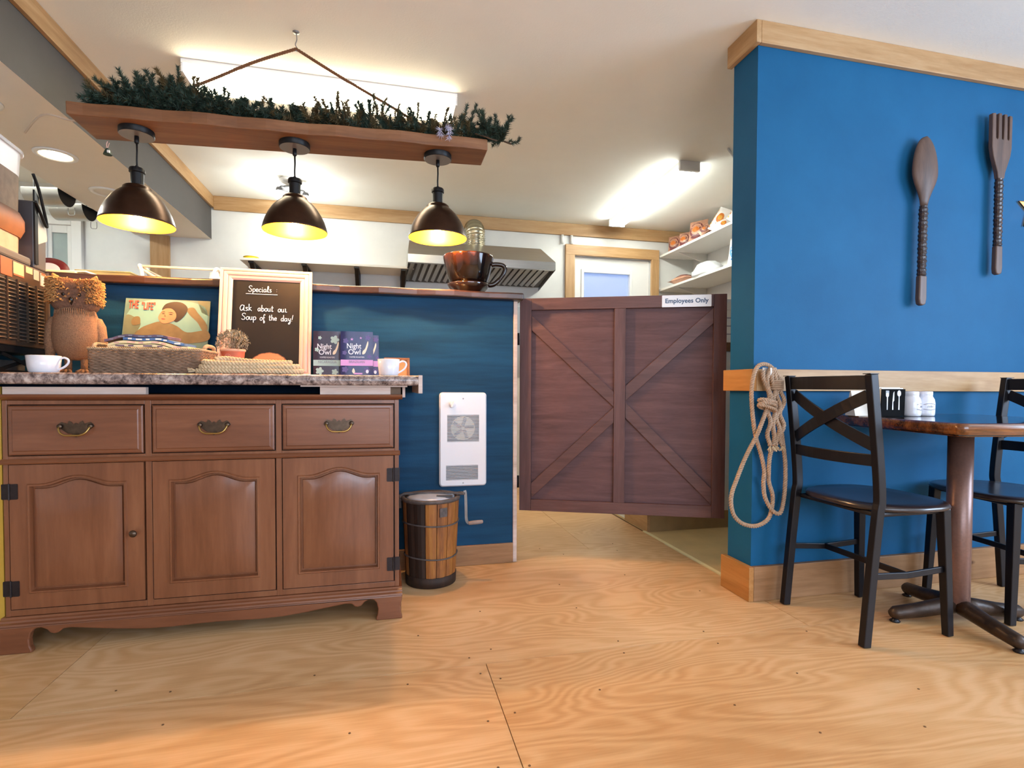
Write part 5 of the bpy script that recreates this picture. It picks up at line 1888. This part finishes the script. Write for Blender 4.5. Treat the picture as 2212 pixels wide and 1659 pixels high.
def jar(label, loc, rz):
    t = thing('shaker_jar', label, 'shaker', loc, rz, 'white shaker jars on the table')
    MB().lathe([(.0001, .0), (.027, .0), (.030, .003), (.031, .012), (.0315, .05), (.029, .065), (.024, .075), (.0225, .079), (.0235, .083), (.0235, .094), (.022, .096), (.0001, .0965)], 32).obj('jar', 'white_ceramic', t, True)
    mb = MB()
    for zz0 in (.028, .045):
        pth = []
        for k in range(14):
            a = R(-130 + 80 * k / 13)
            pth.append((.0317 * math.cos(a), .0317 * math.sin(a), zz0 + .004 * math.sin(k / 13 * PI * (1 if zz0 > .04 else -1))))
        mb.tube(pth, .0009, 4)
    for k in range(4):
        a = R(-105 + 10 * k)
        mb.tube([(.0317 * math.cos(a), .0317 * math.sin(a), .034), (.0317 * math.cos(a + .06), .0317 * math.sin(a + .06), .041)], .0009, 4)
    mb.obj('motif', 'print_grey', t)
    return t


jar('white ceramic shaker jar next to the black napkin holder', (1.992, 1.665, TZ), R(22))
jar('white ceramic shaker jar furthest from the napkin holder', (2.063, 1.668, TZ), R(-22))
nh = thing('napkin_holder', 'black napkin holder with white cutlery silhouettes on the table', 'napkin holder', (1.905, 1.700, TZ), R(-6))
MB().prism([(-.05, 0), (.05, 0), (.053, .105), (-.047, .105)], -.035, -.031).obj('front_panel', 'holder_black', nh)
MB().prism([(-.05, 0), (.05, 0), (.053, .105), (-.047, .105)], .031, .035).obj('back_panel', 'holder_black', nh)
MB().box((-.05, -.0308, 0), (.05, .0308, .004)).obj('floor_plate', 'holder_black', nh)
y = -.0356
pnl = [c for c in CHILDREN(nh) if c.name.startswith('front_panel')][0]
mb = MB()
mb.prism(ell(-.024, .082, .0065, .009, 12), y, y + .0005)
for dx in (-.0055, -.0018, .0018, .0055):
    mb.prism(rect(-.024 + dx - .0009, .085, -.024 + dx + .0009, .099), y, y + .0005)
mb.prism([(-.0262, .075), (-.0218, .075), (-.0225, .025), (-.0255, .025)], y, y + .0005)
mb.obj('fork_print', 'print_white', pnl)
MB().prism([(-.003, .025), (.002, .025), (.001, .055), (.005, .06), (.005, .096), (.001, .09), (-.002, .058)], y, y + .0005).obj('knife_print', 'print_white', pnl)
mb = MB()
mb.prism(ell(.026, .088, .008, .012, 14), y, y + .0005)
mb.prism([(.0245, .077), (.0275, .077), (.0285, .025), (.0235, .025)], y, y + .0005)
mb.obj('spoon_print', 'print_white', pnl)
nk = MB()
for k in range(8):
    nk.box((-.045 + random.uniform(-.002, .002), -.029 + k * .0072, .0045), (.0485, -.023 + k * .0072, .108 + random.uniform(-.004, .004)))
tag(nk.obj('napkins', 'paper_white'), 'white paper napkins standing inside the black holder', 'napkins')
bpy.data.objects['napkins'].location = (1.905, 1.700, TZ)
bpy.data.objects['napkins'].rotation_euler = (0, 0, R(-6))
cd_ = thing('table_card', 'white folded menu card left of the napkin holder', 'card', (1.815, 1.735, TZ), R(-10))
MB().prism([(-.03, 0), (.03, 0), (.002, .098), (-.002, .098)], -.035, .035, 'yz').obj('card', 'paper_white', cd_)

# ------------------------------------------------------------------ carved spoon and fork on the blue wall
sp = thing('wall_spoon', 'big carved wooden spoon hung on the blue wall', 'wall decor', (2.231, 1.835, 1.218), rot=(0, R(.6), 0))
vs, fs = [], []
secs = []
for k in range(25):
    u = 1 - (1 - k / 24) ** 1.7
    z = .425 + .293 * u
    if u < .48:
        e = u / .48
        w = .019 + .048 * (e * e * (3 - 2 * e))
    else:
        w = .067 * math.sqrt(max(.006, 1 - ((u - .48) / .52) ** 2))
    d = .016 * math.sin(PI * (u * .94 + .03)) ** .7 + .003
    secs.append((z, w, d))
n = 20
for z, w, d in secs:
    for k in range(n):
        a = 2 * PI * k / n
        vs.append((w * math.cos(a), -d * math.sin(a) * (1.3 if math.sin(a) > 0 else .5), z))
for j in range(len(secs) - 1):
    for k in range(n):
        fs.append((j * n + k, j * n + (k + 1) % n, (j + 1) * n + (k + 1) % n, (j + 1) * n + k))
fs += [tuple(range(n)), tuple(range((len(secs) - 1) * n, len(secs) * n))]
MB().add(vs, fs).obj('bowl', 'spoon_wood', sp, True)


def carved(mb, z0, z1, w, d, cnt=16):
    prof = []
    for k in range(cnt * 4 + 1):
        u = k / (cnt * 4)
        z = z0 + (z1 - z0) * u
        b = 1 + .10 * math.sin(u * cnt * 2 * PI) + .05 * math.sin(u * 37)
        prof.append((z, w * b, d * b))
    vs, fs = [], []
    n = 12
    for z, ww, dd in prof:
        for k in range(n):
            a = 2 * PI * k / n
            vs.append((ww * math.cos(a), dd * math.sin(a), z))
    for j in range(len(prof) - 1):
        for k in range(n):
            fs.append((j * n + k, j * n + (k + 1) % n, (j + 1) * n + (k + 1) % n, (j + 1) * n + k))
    fs += [tuple(range(n)), tuple(range((len(prof) - 1) * n, len(prof) * n))]
    mb.add(vs, fs)
    return mb


carved(MB(), .13, .424, .019, .014).obj('carved_handle', 'spoon_dark', sp)
MB().prism([(-.019, .1295), (-.021, .03), (-.016, .006), (0, 0), (.016, .006), (.021, .03), (.019, .1295)], -.011, .011).obj('handle_end', 'spoon_wood', sp, bevel=.006, segs=3)
MB().tube([(0, .006, .60), (0, .0325, .60)], .004, 6).obj('hanger', 'galvanized', sp)
fk = thing('wall_fork', 'big carved wooden fork hung on the blue wall', 'wall decor', (2.652, 1.835, 1.371))
outl = [(-.018, .425), (-.022, .45), (-.048, .52), (-.056, .56), (-.057, .705)]
tops = [(-.057, .705), (-.037, .708), (-.034, .60), (-.028, .595), (-.022, .60), (-.021, .709), (-.003, .709), (-.001, .60), (.004, .595), (.009, .60), (.011, .708), (.029, .707), (.031, .60), (.036, .595), (.041, .60), (.042, .705), (.058, .702)]
outl = [(-.018, .425), (-.022, .45), (-.048, .52), (-.056, .56)] + tops + [(.057, .56), (.049, .52), (.022, .45), (.018, .425)]
MB().prism(outl, -.010, .008).obj('tines', 'spoon_wood', fk, bevel=.003)
carved(MB(), .13, .424, .018, .014).obj('carved_handle', 'spoon_dark', fk)
MB().prism([(-.018, .1295), (-.020, .03), (-.016, .006), (0, 0), (.016, .006), (.020, .03), (.018, .1295)], -.011, .011).obj('handle_end', 'spoon_wood', fk, bevel=.006, segs=3)
MB().tube([(0, .006, .52), (0, .0325, .52)], .004, 6).obj('hanger', 'galvanized', fk)
sl = thing('star_lantern', 'glowing orange star lantern on the blue wall at the right edge', 'lantern', (2.905, 1.865, 1.69))
pts_ = []
for k in range(10):
    a = PI / 2 + PI * k / 5
    rr = .10 if k % 2 == 0 else .042
    pts_.append((rr * math.cos(a), rr * math.sin(a)))
mb = MB()
mb.add([(p[0], -.002, p[1]) for p in pts_] + [(0, -.028, 0)], [(i, (i + 1) % 10, 10) for i in range(10)])
mb.obj('star', 'star_glow', sl)
MB().tube([(p[0], -.004, p[1]) for p in pts_], .003, 6, True).obj('star_rim', 'pull_brass', sl)

# ------------------------------------------------------------------ rope hung on the rail
hr = thing('hanging_loop_rope', 'looped tan rope with a knot and bound tassel hanging on the rail', 'rope', (0, 0, 0))


def rp(c, y=1.828):
    return (1.2767 + c[0] * .000513, y, 1.0076 - c[1] * .000447)


def rope_path(lst, ys=None):
    return spline([rp((c[0], c[1]), c[2] if len(c) > 2 else 1.828) for c in lst], 6)


RR = .0085
MB().rope(rope_path([(480, 330, 1.822), (460, 220, 1.825), (420, 140, 1.832), (360, 112, 1.834), (300, 130, 1.832), (255, 210), (237, 350), (250, 560), (290, 760, 1.834), (340, 900, 1.838), (360, 1050), (355, 1180), (375, 1310), (430, 1420, 1.820), (490, 1445, 1.818), (535, 1370), (552, 1200), (550, 1000), (530, 840), (505, 660), (490, 500)]), RR, .03).obj('outer_loop', 'manila_rope', hr, True)
MB().rope(rope_path([(335, 170, 1.826), (330, 240, 1.820), (365, 340, 1.816), (375, 420, 1.814), (340, 470, 1.806), (345, 520, 1.812), (315, 610, 1.812), (265, 740, 1.812), (200, 920), (125, 1110), (72, 1280), (92, 1430), (170, 1520), (290, 1552), (395, 1505), (448, 1420, 1.838), (455, 1290, 1.838), (420, 1170, 1.838), (385, 1060, 1.818), (390, 930, 1.816), (405, 850, 1.812)]), RR, .03).obj('lower_loop', 'manila_rope', hr, True)
kn = MB()
for dz, ph in ((0, 0), (22, .5), (-22, 1.0), (40, 1.4)):
    pth = []
    for k in range(24):
        a = 2 * PI * k / 24
        pth.append(rp((345 + 72 * math.cos(a), 465 + dz * .8 + 26 * math.sin(a + ph), ), 1.806 + .016 * math.sin(a)))
    kn.rope(pth + [pth[0]], .0075, .028, 5)
kn.obj('knot', 'manila_rope', hr, True)
for i, x in enumerate((372, 415, 452, 486)):
    pth = [rp((400 + (x - 400) * .3, 150), 1.822), rp((x - 20, 250), 1.814)]
    for k in range(14):
        pth.append(rp((x + 13 * math.sin(k * 1.1 + i * 1.7), 340 + 38 * k), 1.812 + .004 * math.cos(k * 1.1)))
    b = MB().rope(spline(pth, 4), .0088, .03, 5).obj('tassel_strand', 'manila_rope', hr, True)
    mb = MB()
    e = Vector(pth[-1])
    for k in range(26):
        mb.tube([e, e + Vector((random.uniform(-.012, .012), random.uniform(-.01, .008), -random.uniform(.008, .024)))], .0012, 4)
    o = mb.obj('frayed_tip', 'cotton_rope', b)
    o['kind'] = 'stuff'
mb = MB()
for k in range(5):
    pth = []
    for j in range(20):
        a = 2 * PI * j / 20
        pth.append(rp((448 + 50 * math.cos(a), 262 + 17 * k), 1.818 + .016 * math.sin(a)))
    mb.tube(pth, .004, 5, True)
mb.obj('binding', 'manila_rope', hr, True)
hk2 = thing('rail_hook', 'white coat hook on the chair rail holding the rope', 'hook', (1.472, 1.848, .915))
MB().box((-.010, -.004, -.025), (.010, -.0003, .03)).obj('plate', 'white_plastic', hk2, bevel=.001)
MB().tube(spline([(0, -.002, .0), (0, -.02, -.006), (0, -.035, .006), (0, -.036, .028)], 5), .004, 8).obj('prong', 'white_plastic', hk2, True)

# ------------------------------------------------------------------ kitchen fittings
sf = thing('wall_shelf', 'long white wall shelf on black brackets in the kitchen', 'shelf', (0, 0, 0))
MB().box((-1.035, 4.215, 1.778), (.205, BW - .0005, 1.796)).obj('board', 'shelf_white', sf, bevel=.002)
for x in (-.965, -.60, -.225, .125):
    mb = MB()
    mb.box((x - .018, 4.23, 1.766), (x + .018, BW - .001, 1.7778))
    mb.box((x - .018, BW - .012, 1.56), (x + .018, BW - .001, 1.7659))
    mb.prism([(4.25, 1.7659), (4.31, 1.7659), (BW - .0121, 1.61), (BW - .0121, 1.56)], x - .015, x + .015, 'yz')
    mb.obj('bracket', 'black_metal', sf)
yb = thing('yellow_tub', 'small yellow plastic lid lying on the left of the wall shelf', 'lid', (-.975, 4.29, 1.7963))
MB().lathe([(.0001, 0), (.055, 0), (.058, .004), (.05, .018), (.0001, .022)], 20).obj('lid', 'yellow_plastic', yb, True)
MB().lathe([(.05, .018), (.054, .02), (.05, .022)], 20, caps=False).obj('lip', 'yellow_plastic', yb, True)
bs = tag(MB().box((-1.06, BW - .006, .95), (1.26, BW - .0004, 1.56)).obj('backsplash_sheet', 'stainless_soft'), 'stainless steel sheet on the back wall under the shelf', 'backsplash')
hd_ = thing('range_hood', 'stainless steel range hood with baffle filters on the kitchen back wall', 'range hood', (0, 0, 0))
hx0, hx1 = .150, 1.285
tx0, tx1 = .172, 1.25
vs = [(tx0, 4.30, 2.02), (tx1, 4.30, 2.02), (hx1, 4.0, 1.842), (hx0, 4.0, 1.842), (hx0, 4.0, 1.782), (hx1, 4.0, 1.782), (tx0, BW - .001, 2.02), (tx1, BW - .001, 2.02), (hx0, BW - .001, 1.842), (hx1, BW - .001, 1.842), (hx0, BW - .001, 1.70), (hx1, BW - .001, 1.70)]
fs = [(0, 1, 2, 3), (3, 2, 5, 4), (0, 6, 7, 1), (0, 3, 8, 6), (1, 7, 9, 2), (3, 4, 10, 8), (2, 9, 11, 5)]
MB().add(vs, fs).obj('canopy', 'stainless', hd_)
MB().box((hx0 + .003, 4.003, 1.7835), (hx1 - .003, 4.045, 1.80)).obj('front_gutter', 'stainless', hd_)
MB().add([(hx0 + .004, 4.05, 1.81), (hx1 - .004, 4.05, 1.81), (hx1 - .004, BW - .01, 1.735), (hx0 + .004, BW - .01, 1.735)], [(0, 1, 2, 3)]).obj('filter_bed', 'heater_dark', hd_)
bf = MB().box((-.014, 0, -.004), (.014, .38, .004), Matrix.Rotation(R(-10), 4, 'X')).mesh('baffle', 'stainless')
for k in range(22):
    inst('baffle', bf, hd_, (.19 + k * .050, 4.06, 1.795), (0, R(25), 0))
dc = MB()
pth = spline([(.715, 4.40, 2.022), (.715, 4.40, 2.08), (.713, 4.40, 2.13), (.712, 4.42, 2.17), (.712, 4.455, 2.185), (.712, BW - .002, 2.187)], 6)
fr_ = dc.frames(resample(pth, 46))
rad = [.078 + .006 * math.sin(i * 1.9) for i in range(46)]
dc.tube([f[0] for f in fr_], rad, 24)
tag(dc.obj('flex_duct', 'foil', smooth=True), 'crinkled foil duct rising from the range hood', 'duct')

# ceiling spot fixture
cs = thing('spot_fixture', 'three bulb ceiling spotlight behind the middle pendant', 'ceiling light', (-.655, 4.03, ZC))
MB().lathe([(.0001, -.022), (.05, -.02), (.075, -.008), (.078, -.0003)], 28).obj('canopy', 'white_plastic', cs, True)
MB().tube([(0, 0, -.02), (0, 0, -.055)], .014, 12).obj('stem', 'white_plastic', cs, True)
MB().lathe([(.0001, -.07), (.06, -.068), (.068, -.062), (.06, -.055), (.0001, -.0545)], 28).obj('ring_plate', 'grey_frame', cs, True)
for k in range(3):
    a = R(-8 + 120 * k)
    c = Vector((.10 * math.cos(a), .10 * math.sin(a), -.115))
    MB().tube(spline([(.05 * math.cos(a), .05 * math.sin(a), -.064), (.085 * math.cos(a), .085 * math.sin(a), -.07), (c.x, c.y, -.088)], 4), .006, 8).obj('arm', 'grey_frame', cs, True)
    hd2 = MB().lathe([(.0001, .034), (.018, .032), (.022, .022), (.022, .008)], 20, Matrix.Translation(c), caps=False).obj('lamp_head', 'grey_frame', cs, True)
    MB().lathe([(.0001, -.050), (.024, -.043), (.035, -.022), (.030, .0), (.016, .014), (.0001, .018)], 18, Matrix.Translation(c)).obj('bulb', 'bulb_cool', hd2, True)
    d = bpy.data.lights.new('spot_bulb_light', 'POINT')
    d.energy, d.color, d.shadow_soft_size = 1.9, (.96, 1.0, .95), .03
    l = bpy.data.objects.new('spot_bulb_light', d)
    COL.objects.link(l)
    l.parent = cs
    l.location = (c.x, c.y, -.185)

# fluorescent fittings
f1 = thing('box_fluorescent', 'glowing warm white box fluorescent light above the garland', 'ceiling light', (-.272, 2.76, ZC))
MB().box((-.612, -.105, -.018), (.612, .105, -.0003)).obj('housing', 'white_paint_trim', f1)
MB().prism([(-.100, -.0183), (-.096, -.046), (-.086, -.054), (.086, -.054), (.096, -.046), (.100, -.0183)], -.603, .603, 'yz').obj('lens', 'tube_warm', f1)
for s_ in (-1, 1):
    MB().box((s_ * .6075 - .0042, -.103, -.057), (s_ * .6075 + .0042, .103, -.0183)).obj('end_cap', 'white_paint_trim', f1)
f2 = thing('strip_fluorescent', 'bare twin tube fluorescent strip light in the kitchen', 'ceiling light', (1.905, 3.69, ZC), R(-2))
MB().prism([(-.065, -.0003), (-.05, -.035), (.05, -.035), (.065, -.0003)], -.60, .60, 'xz').obj('housing', 'white_paint_trim', f2)
for s in (-1, 1):
    MB().box((-.07, s * .60 - .012, -.062), (.07, s * .60 + .012, -.0003)).obj('end_cap', 'white_paint_trim', f2, bevel=.003)
    MB().tube([(s * .038, -.585, -.052), (s * .038, .585, -.052)], .013, 12).obj('tube', 'tube_cool', f2, True)
added_strip = copy_tree(f2)  # extra strip light added out of view to brighten the left kitchen
added_strip.location = (-2.5, 3.2, ZC)
added_strip['label'] = 'added unseen twin tube strip light brightening the left end of the kitchen'
co = tag(MB().tube([(2.0, 2.858, ZC - .008), (2.25, 3.08, ZC - .008)], .007, 8).obj('ceiling_conduit', 'white_plastic', smooth=True), 'thin white conduit on the ceiling by the blue wall end', 'conduit')

# recessed lights of the bulkhead
for i, (x, y, mt, lab) in enumerate(((-1.564, 3.05, 'downlight', 'lit warm recessed downlight in the bulkhead'), (-1.572, 3.56, 'soffit_paint', 'unlit recessed downlight furthest along the bulkhead'), (-1.575, 2.54, 'soffit_paint', 'unlit recessed downlight at the left photo edge'))):
    t = thing('recessed_light', lab, 'downlight', (x, y, SZ), 0, 'recessed lights in the bulkhead')
    MB().lathe([(.066, -.0005), (.088, -.0003), (.086, -.006), (.068, -.008), (.064, -.004)], 32, caps=False).obj('trim_ring', 'white_plastic', t, True)
    MB().lathe([(.0001, -.0030), (.0655, -.0030), (.0655, -.0006), (.0001, -.0006)], 32).obj('lens', mt, t)

# stainless troughs hanging beyond the bulkhead
for i, (x, y, z) in enumerate(((-1.935, 3.70, 1.985), (-1.95, 3.98, 1.985))):
    t = thing('steel_trough', 'half round steel trough hanging past the bulkhead, %s one' % ('nearer' if i == 0 else 'further'), 'trough', (x, y, z), R(-8), 'steel troughs beyond the bulkhead')
    n = 14
    vs, fs = [], []
    for xe in (-.10, .10):
        for k in range(n + 1):
            a = PI + PI * k / n
            vs.append((xe, .075 * math.cos(a), .02 + .085 * math.sin(a)))
    for k in range(n):
        fs.append((k, k + 1, n + 1 + k + 1, n + 1 + k))
    MB().add(vs, fs).obj('shell', 'stainless', t, True)
    MB().add([v for v in vs[:n + 1]], [tuple(range(n + 1))]).obj('end_plate', 'stainless', t)
    MB().add([(v[0] - .002, v[1], v[2]) for v in vs[n + 1:]], [tuple(range(n + 1))]).obj('end_plate', 'black_satin', t)
    for s in (-1, 1):
        MB().tube([(s * .08, 0, .0195), (s * .08, 0, ZC - z - .0005)], .004, 6).obj('hanger_rod', 'galvanized', t)
    MB().tube(spline([(.085, .03, -.062), (.085, .03, -.10), (.105, .03, -.105), (.12, .03, -.10), (.12, .03, -.06)], 4), .002, 5).obj('wire_clip', 'galvanized', t)

# snack shelves on the right kitchen wall
shelves = []
for i, (z, lab) in enumerate(((2.08, 'upper white shelf with snack bags on the right kitchen wall'), (1.772, 'lower white shelf under the snack bags'))):
    t = thing('snack_shelf', lab, 'shelf', (0, 0, z), 0, 'white snack shelves')
    MB().box((2.445, 2.3, -.02), (2.7885, BW - .0006, 0)).obj('board', 'shelf_white', t, bevel=.002)
    for y in (3.0, 4.27):
        MB().prism([(2.50, -.0202), (2.787, -.0202), (2.787, -.10), (2.77, -.10)], y - .008, y + .008, 'xz').obj('bracket', 'shelf_white', t)
        MB().box((2.774, y - .012, -.27), (2.7885, y + .012, -.101)).obj('standard', 'lid_dark', t)


def snack_bag(label, loc, rot, w, h, base, accent, accent2, style):
    t = thing('snack_bag', label, 'snack bag', loc, 0, 'snack bags on the kitchen shelves', rot)
    nx, nz = 10, 12
    vs, fs = [], []
    th = min(.045, w * .30)
    for side in (1, -1):
        for j in range(nz + 1):
            v = j / nz
            for i2 in range(nx + 1):
                u = i2 / nx
                f = (math.sin(PI * u) ** .55) * (max(0, math.sin(PI * max(0, min(1, (v - .06) / .88)))) ** .5)
                wr = .003 * math.sin(u * 23 + v * 9) * f
                vs.append(((u - .5) * w * (1 - .05 * math.sin(PI * v)), side * (th * f + .0008) + wr, v * h))
    s = (nx + 1) * (nz + 1)
    for sd_ in (0, 1):
        for j in range(nz):
            for i2 in range(nx):
                k = sd_ * s + j * (nx + 1) + i2
                fs.append((k, k + 1, k + nx + 2, k + nx + 1) if sd_ else (k, k + nx + 1, k + nx + 2, k + 1))
    pil = MB().add(vs, fs).obj('pillow', base, t, True)

    def on(u, v, e=.0016):
        f = (math.sin(PI * u) ** .55) * (max(0, math.sin(PI * max(0, min(1, (v - .06) / .88)))) ** .5)
        return ((u - .5) * w * (1 - .05 * math.sin(PI * v)), -(th * f + .0008) - e + .003 * math.sin(u * 23 + v * 9) * f, v * h)

    def patch(nm, cu, cv, ru, rv, mt, e):
        vs2 = [on(cu, cv, e)]
        fs2 = []
        rings, m = 3, 16
        for r in range(1, rings + 1):
            for k in range(m):
                a = 2 * PI * k / m
                vs2.append(on(min(.97, max(.03, cu + ru * r / rings * math.cos(a))), min(.95, max(.05, cv + rv * r / rings * math.sin(a))), e))
        for k in range(m):
            fs2.append((0, 1 + k, 1 + (k + 1) % m))
        for r in range(rings - 1):
            for k in range(m):
                fs2.append((1 + r * m + k, 1 + r * m + (k + 1) % m, 1 + (r + 1) * m + (k + 1) % m, 1 + (r + 1) * m + k))
        MB().add(vs2, fs2).obj(nm, mt, t, True)
    if style == 0:
        patch('print_shape', .5, .52, .40, .33, accent, .0016)
        patch('print_shape', .5, .55, .31, .25, base, .0026)
        patch('print_logo', .5, .52, .20, .12, accent2, .0036)
        patch('print_logo', .5, .22, .30, .06, accent, .0026)
    else:
        for k in range(6):
            patch('print_dot', .10, .1 + .14 * k, .055, .05, accent2 if k % 2 else accent, .002)
        patch('print_logo', .6, .55, .25, .20, accent, .002)
        patch('print_logo', .62, .55, .15, .10, accent2, .003)
    mb = MB()
    for z in (.004, h - .012):
        for k in range(3):
            mb.box((-w / 2 + .001, -.0014, z + k * .003), (w / 2 - .001, .0014, z + k * .003 + .0015))
    mb.obj('crimp', base, t)
    return t


S1 = 2.0805
bags1 = [('pink snack bag with maroon print standing at the far shelf end', 4.39, .13, .165, 'chip_bag', 'chip_maroon', 'chip_orange', 0, (-8, 0, -55), 0),
         ('pink snack bag with orange logo, second from the far shelf end', 4.22, .13, .15, 'chip_bag', 'chip_maroon', 'chip_orange', 0, (-10, 0, -62), 0),
         ('large tan snack bag leaning third from the far shelf end', 4.03, .16, .20, 'chip_bag', 'chip_maroon', 'chip_orange', 0, (-12, 0, -58), 0),
         ('white snack bag with yellow dotted edge tilted up, beside the large tan one', 3.80, .12, .19, 'chip_white', 'chip_orange', 'chip_yellow', 1, (-12, 30, -66), .036),
         ('white snack bag with orange dots tilted the most', 3.57, .11, .19, 'chip_white', 'chip_yellow', 'chip_orange', 1, (-12, 38, -62), .040),
         ('orange dotted white snack bag upright near the blue wall end', 3.33, .15, .205, 'chip_white', 'chip_orange', 'chip_yellow', 1, (-12, 12, -60), .018),
         ('yellow snack bag partly hidden by the blue wall end', 3.08, .15, .20, 'chip_yellow', 'chip_maroon', 'chip_orange', 1, (-12, -6, -60), .010)]
bags2 = [('small pink snack bag lying on the shelf front below the large tan one', 2.475, 3.905, .07, .10, 'chip_bag', 'chip_maroon', 'chip_orange', 0, (-30, 50, -70), .040),
         ('yellow bordered snack bag lying low at the shelf front', 2.475, 3.68, .07, .11, 'chip_white', 'chip_orange', 'chip_yellow', 1, (-35, 66, -75), .030),
         ('yellow snack bag lying flat under the upright orange dotted one', 2.475, 3.45, .07, .11, 'chip_yellow', 'chip_maroon', 'chip_orange', 1, (-35, 70, -75), .030),
         ('tan snack bag standing in the back row against the wall', 2.735, 4.16, .12, .20, 'chip_bag', 'chip_maroon', 'chip_orange', 0, (-2, 0, -85), 0),
         ('white snack bag standing in the back row against the wall', 2.735, 3.44, .12, .20, 'chip_white', 'chip_maroon', 'chip_yellow', 0, (-2, 0, -88), 0)]
for lab, x_, y_, w_, h_, c0, c1_, c2_, stl, ro3, dz in bags2:
    snack_bag(lab, (x_, y_, S1 + dz), tuple(R(v) for v in ro3), w_, h_, c0, c1_, c2_, stl)
for lab, y_, w_, h_, c0, c1_, c2_, stl, ro3, dz in bags1:
    snack_bag(lab, (2.535, y_, S1 + dz), tuple(R(v) for v in ro3), w_, h_, c0, c1_, c2_, stl)
S2 = 1.7725
snack_bag('tan snack bag lying flat on the lower shelf', (2.56, 4.12, S2 + .042), (R(-90), 0, R(8)), .14, .26, 'chip_bag', 'chip_maroon', 'chip_orange', 0)
snack_bag('white and blue chip bag standing on the lower shelf', (2.58, 3.55, S2 + .012), (R(-14), 0, R(-60)), .17, .24, 'chip_white', 'bag_blue', 'chip_orange', 0)
bgz = thing('clear_bag', 'clear plastic bag of white rolls on the lower shelf', 'plastic bag', (2.53, 3.86, S2), R(-70))
vs, fs = [], []
rows_, m = 9, 24
for j in range(rows_ + 1):
    v = j / rows_
    for k in range(m):
        a = 2 * PI * k / m
        r = (1 - v ** 2.2) ** .5 if v < 1 else .06
        wob = 1 + .07 * math.sin(5 * a + j) + .05 * math.sin(9 * a - 2 * j)
        vs.append((.135 * r * wob * math.cos(a), .09 * r * wob * math.sin(a), .002 + .12 * v))
for j in range(rows_):
    for k in range(m):
        fs.append((j * m + k, j * m + (k + 1) % m, (j + 1) * m + (k + 1) % m, (j + 1) * m + k))
fs += [tuple(range(m)), tuple(range(rows_ * m, (rows_ + 1) * m))]
MB().add(vs, fs).obj('film', 'bag_film', bgz, True)
for x, y in ((-.06, -.02), (.03, -.03), (.0, .035), (.075, .01)):
    MB().lathe([(.0001, .004), (.03, .008), (.036, .028), (.028, .05), (.0001, .056)], 14, Matrix.Translation((x, y, 0))).obj('roll', 'paper_white', bgz, True)
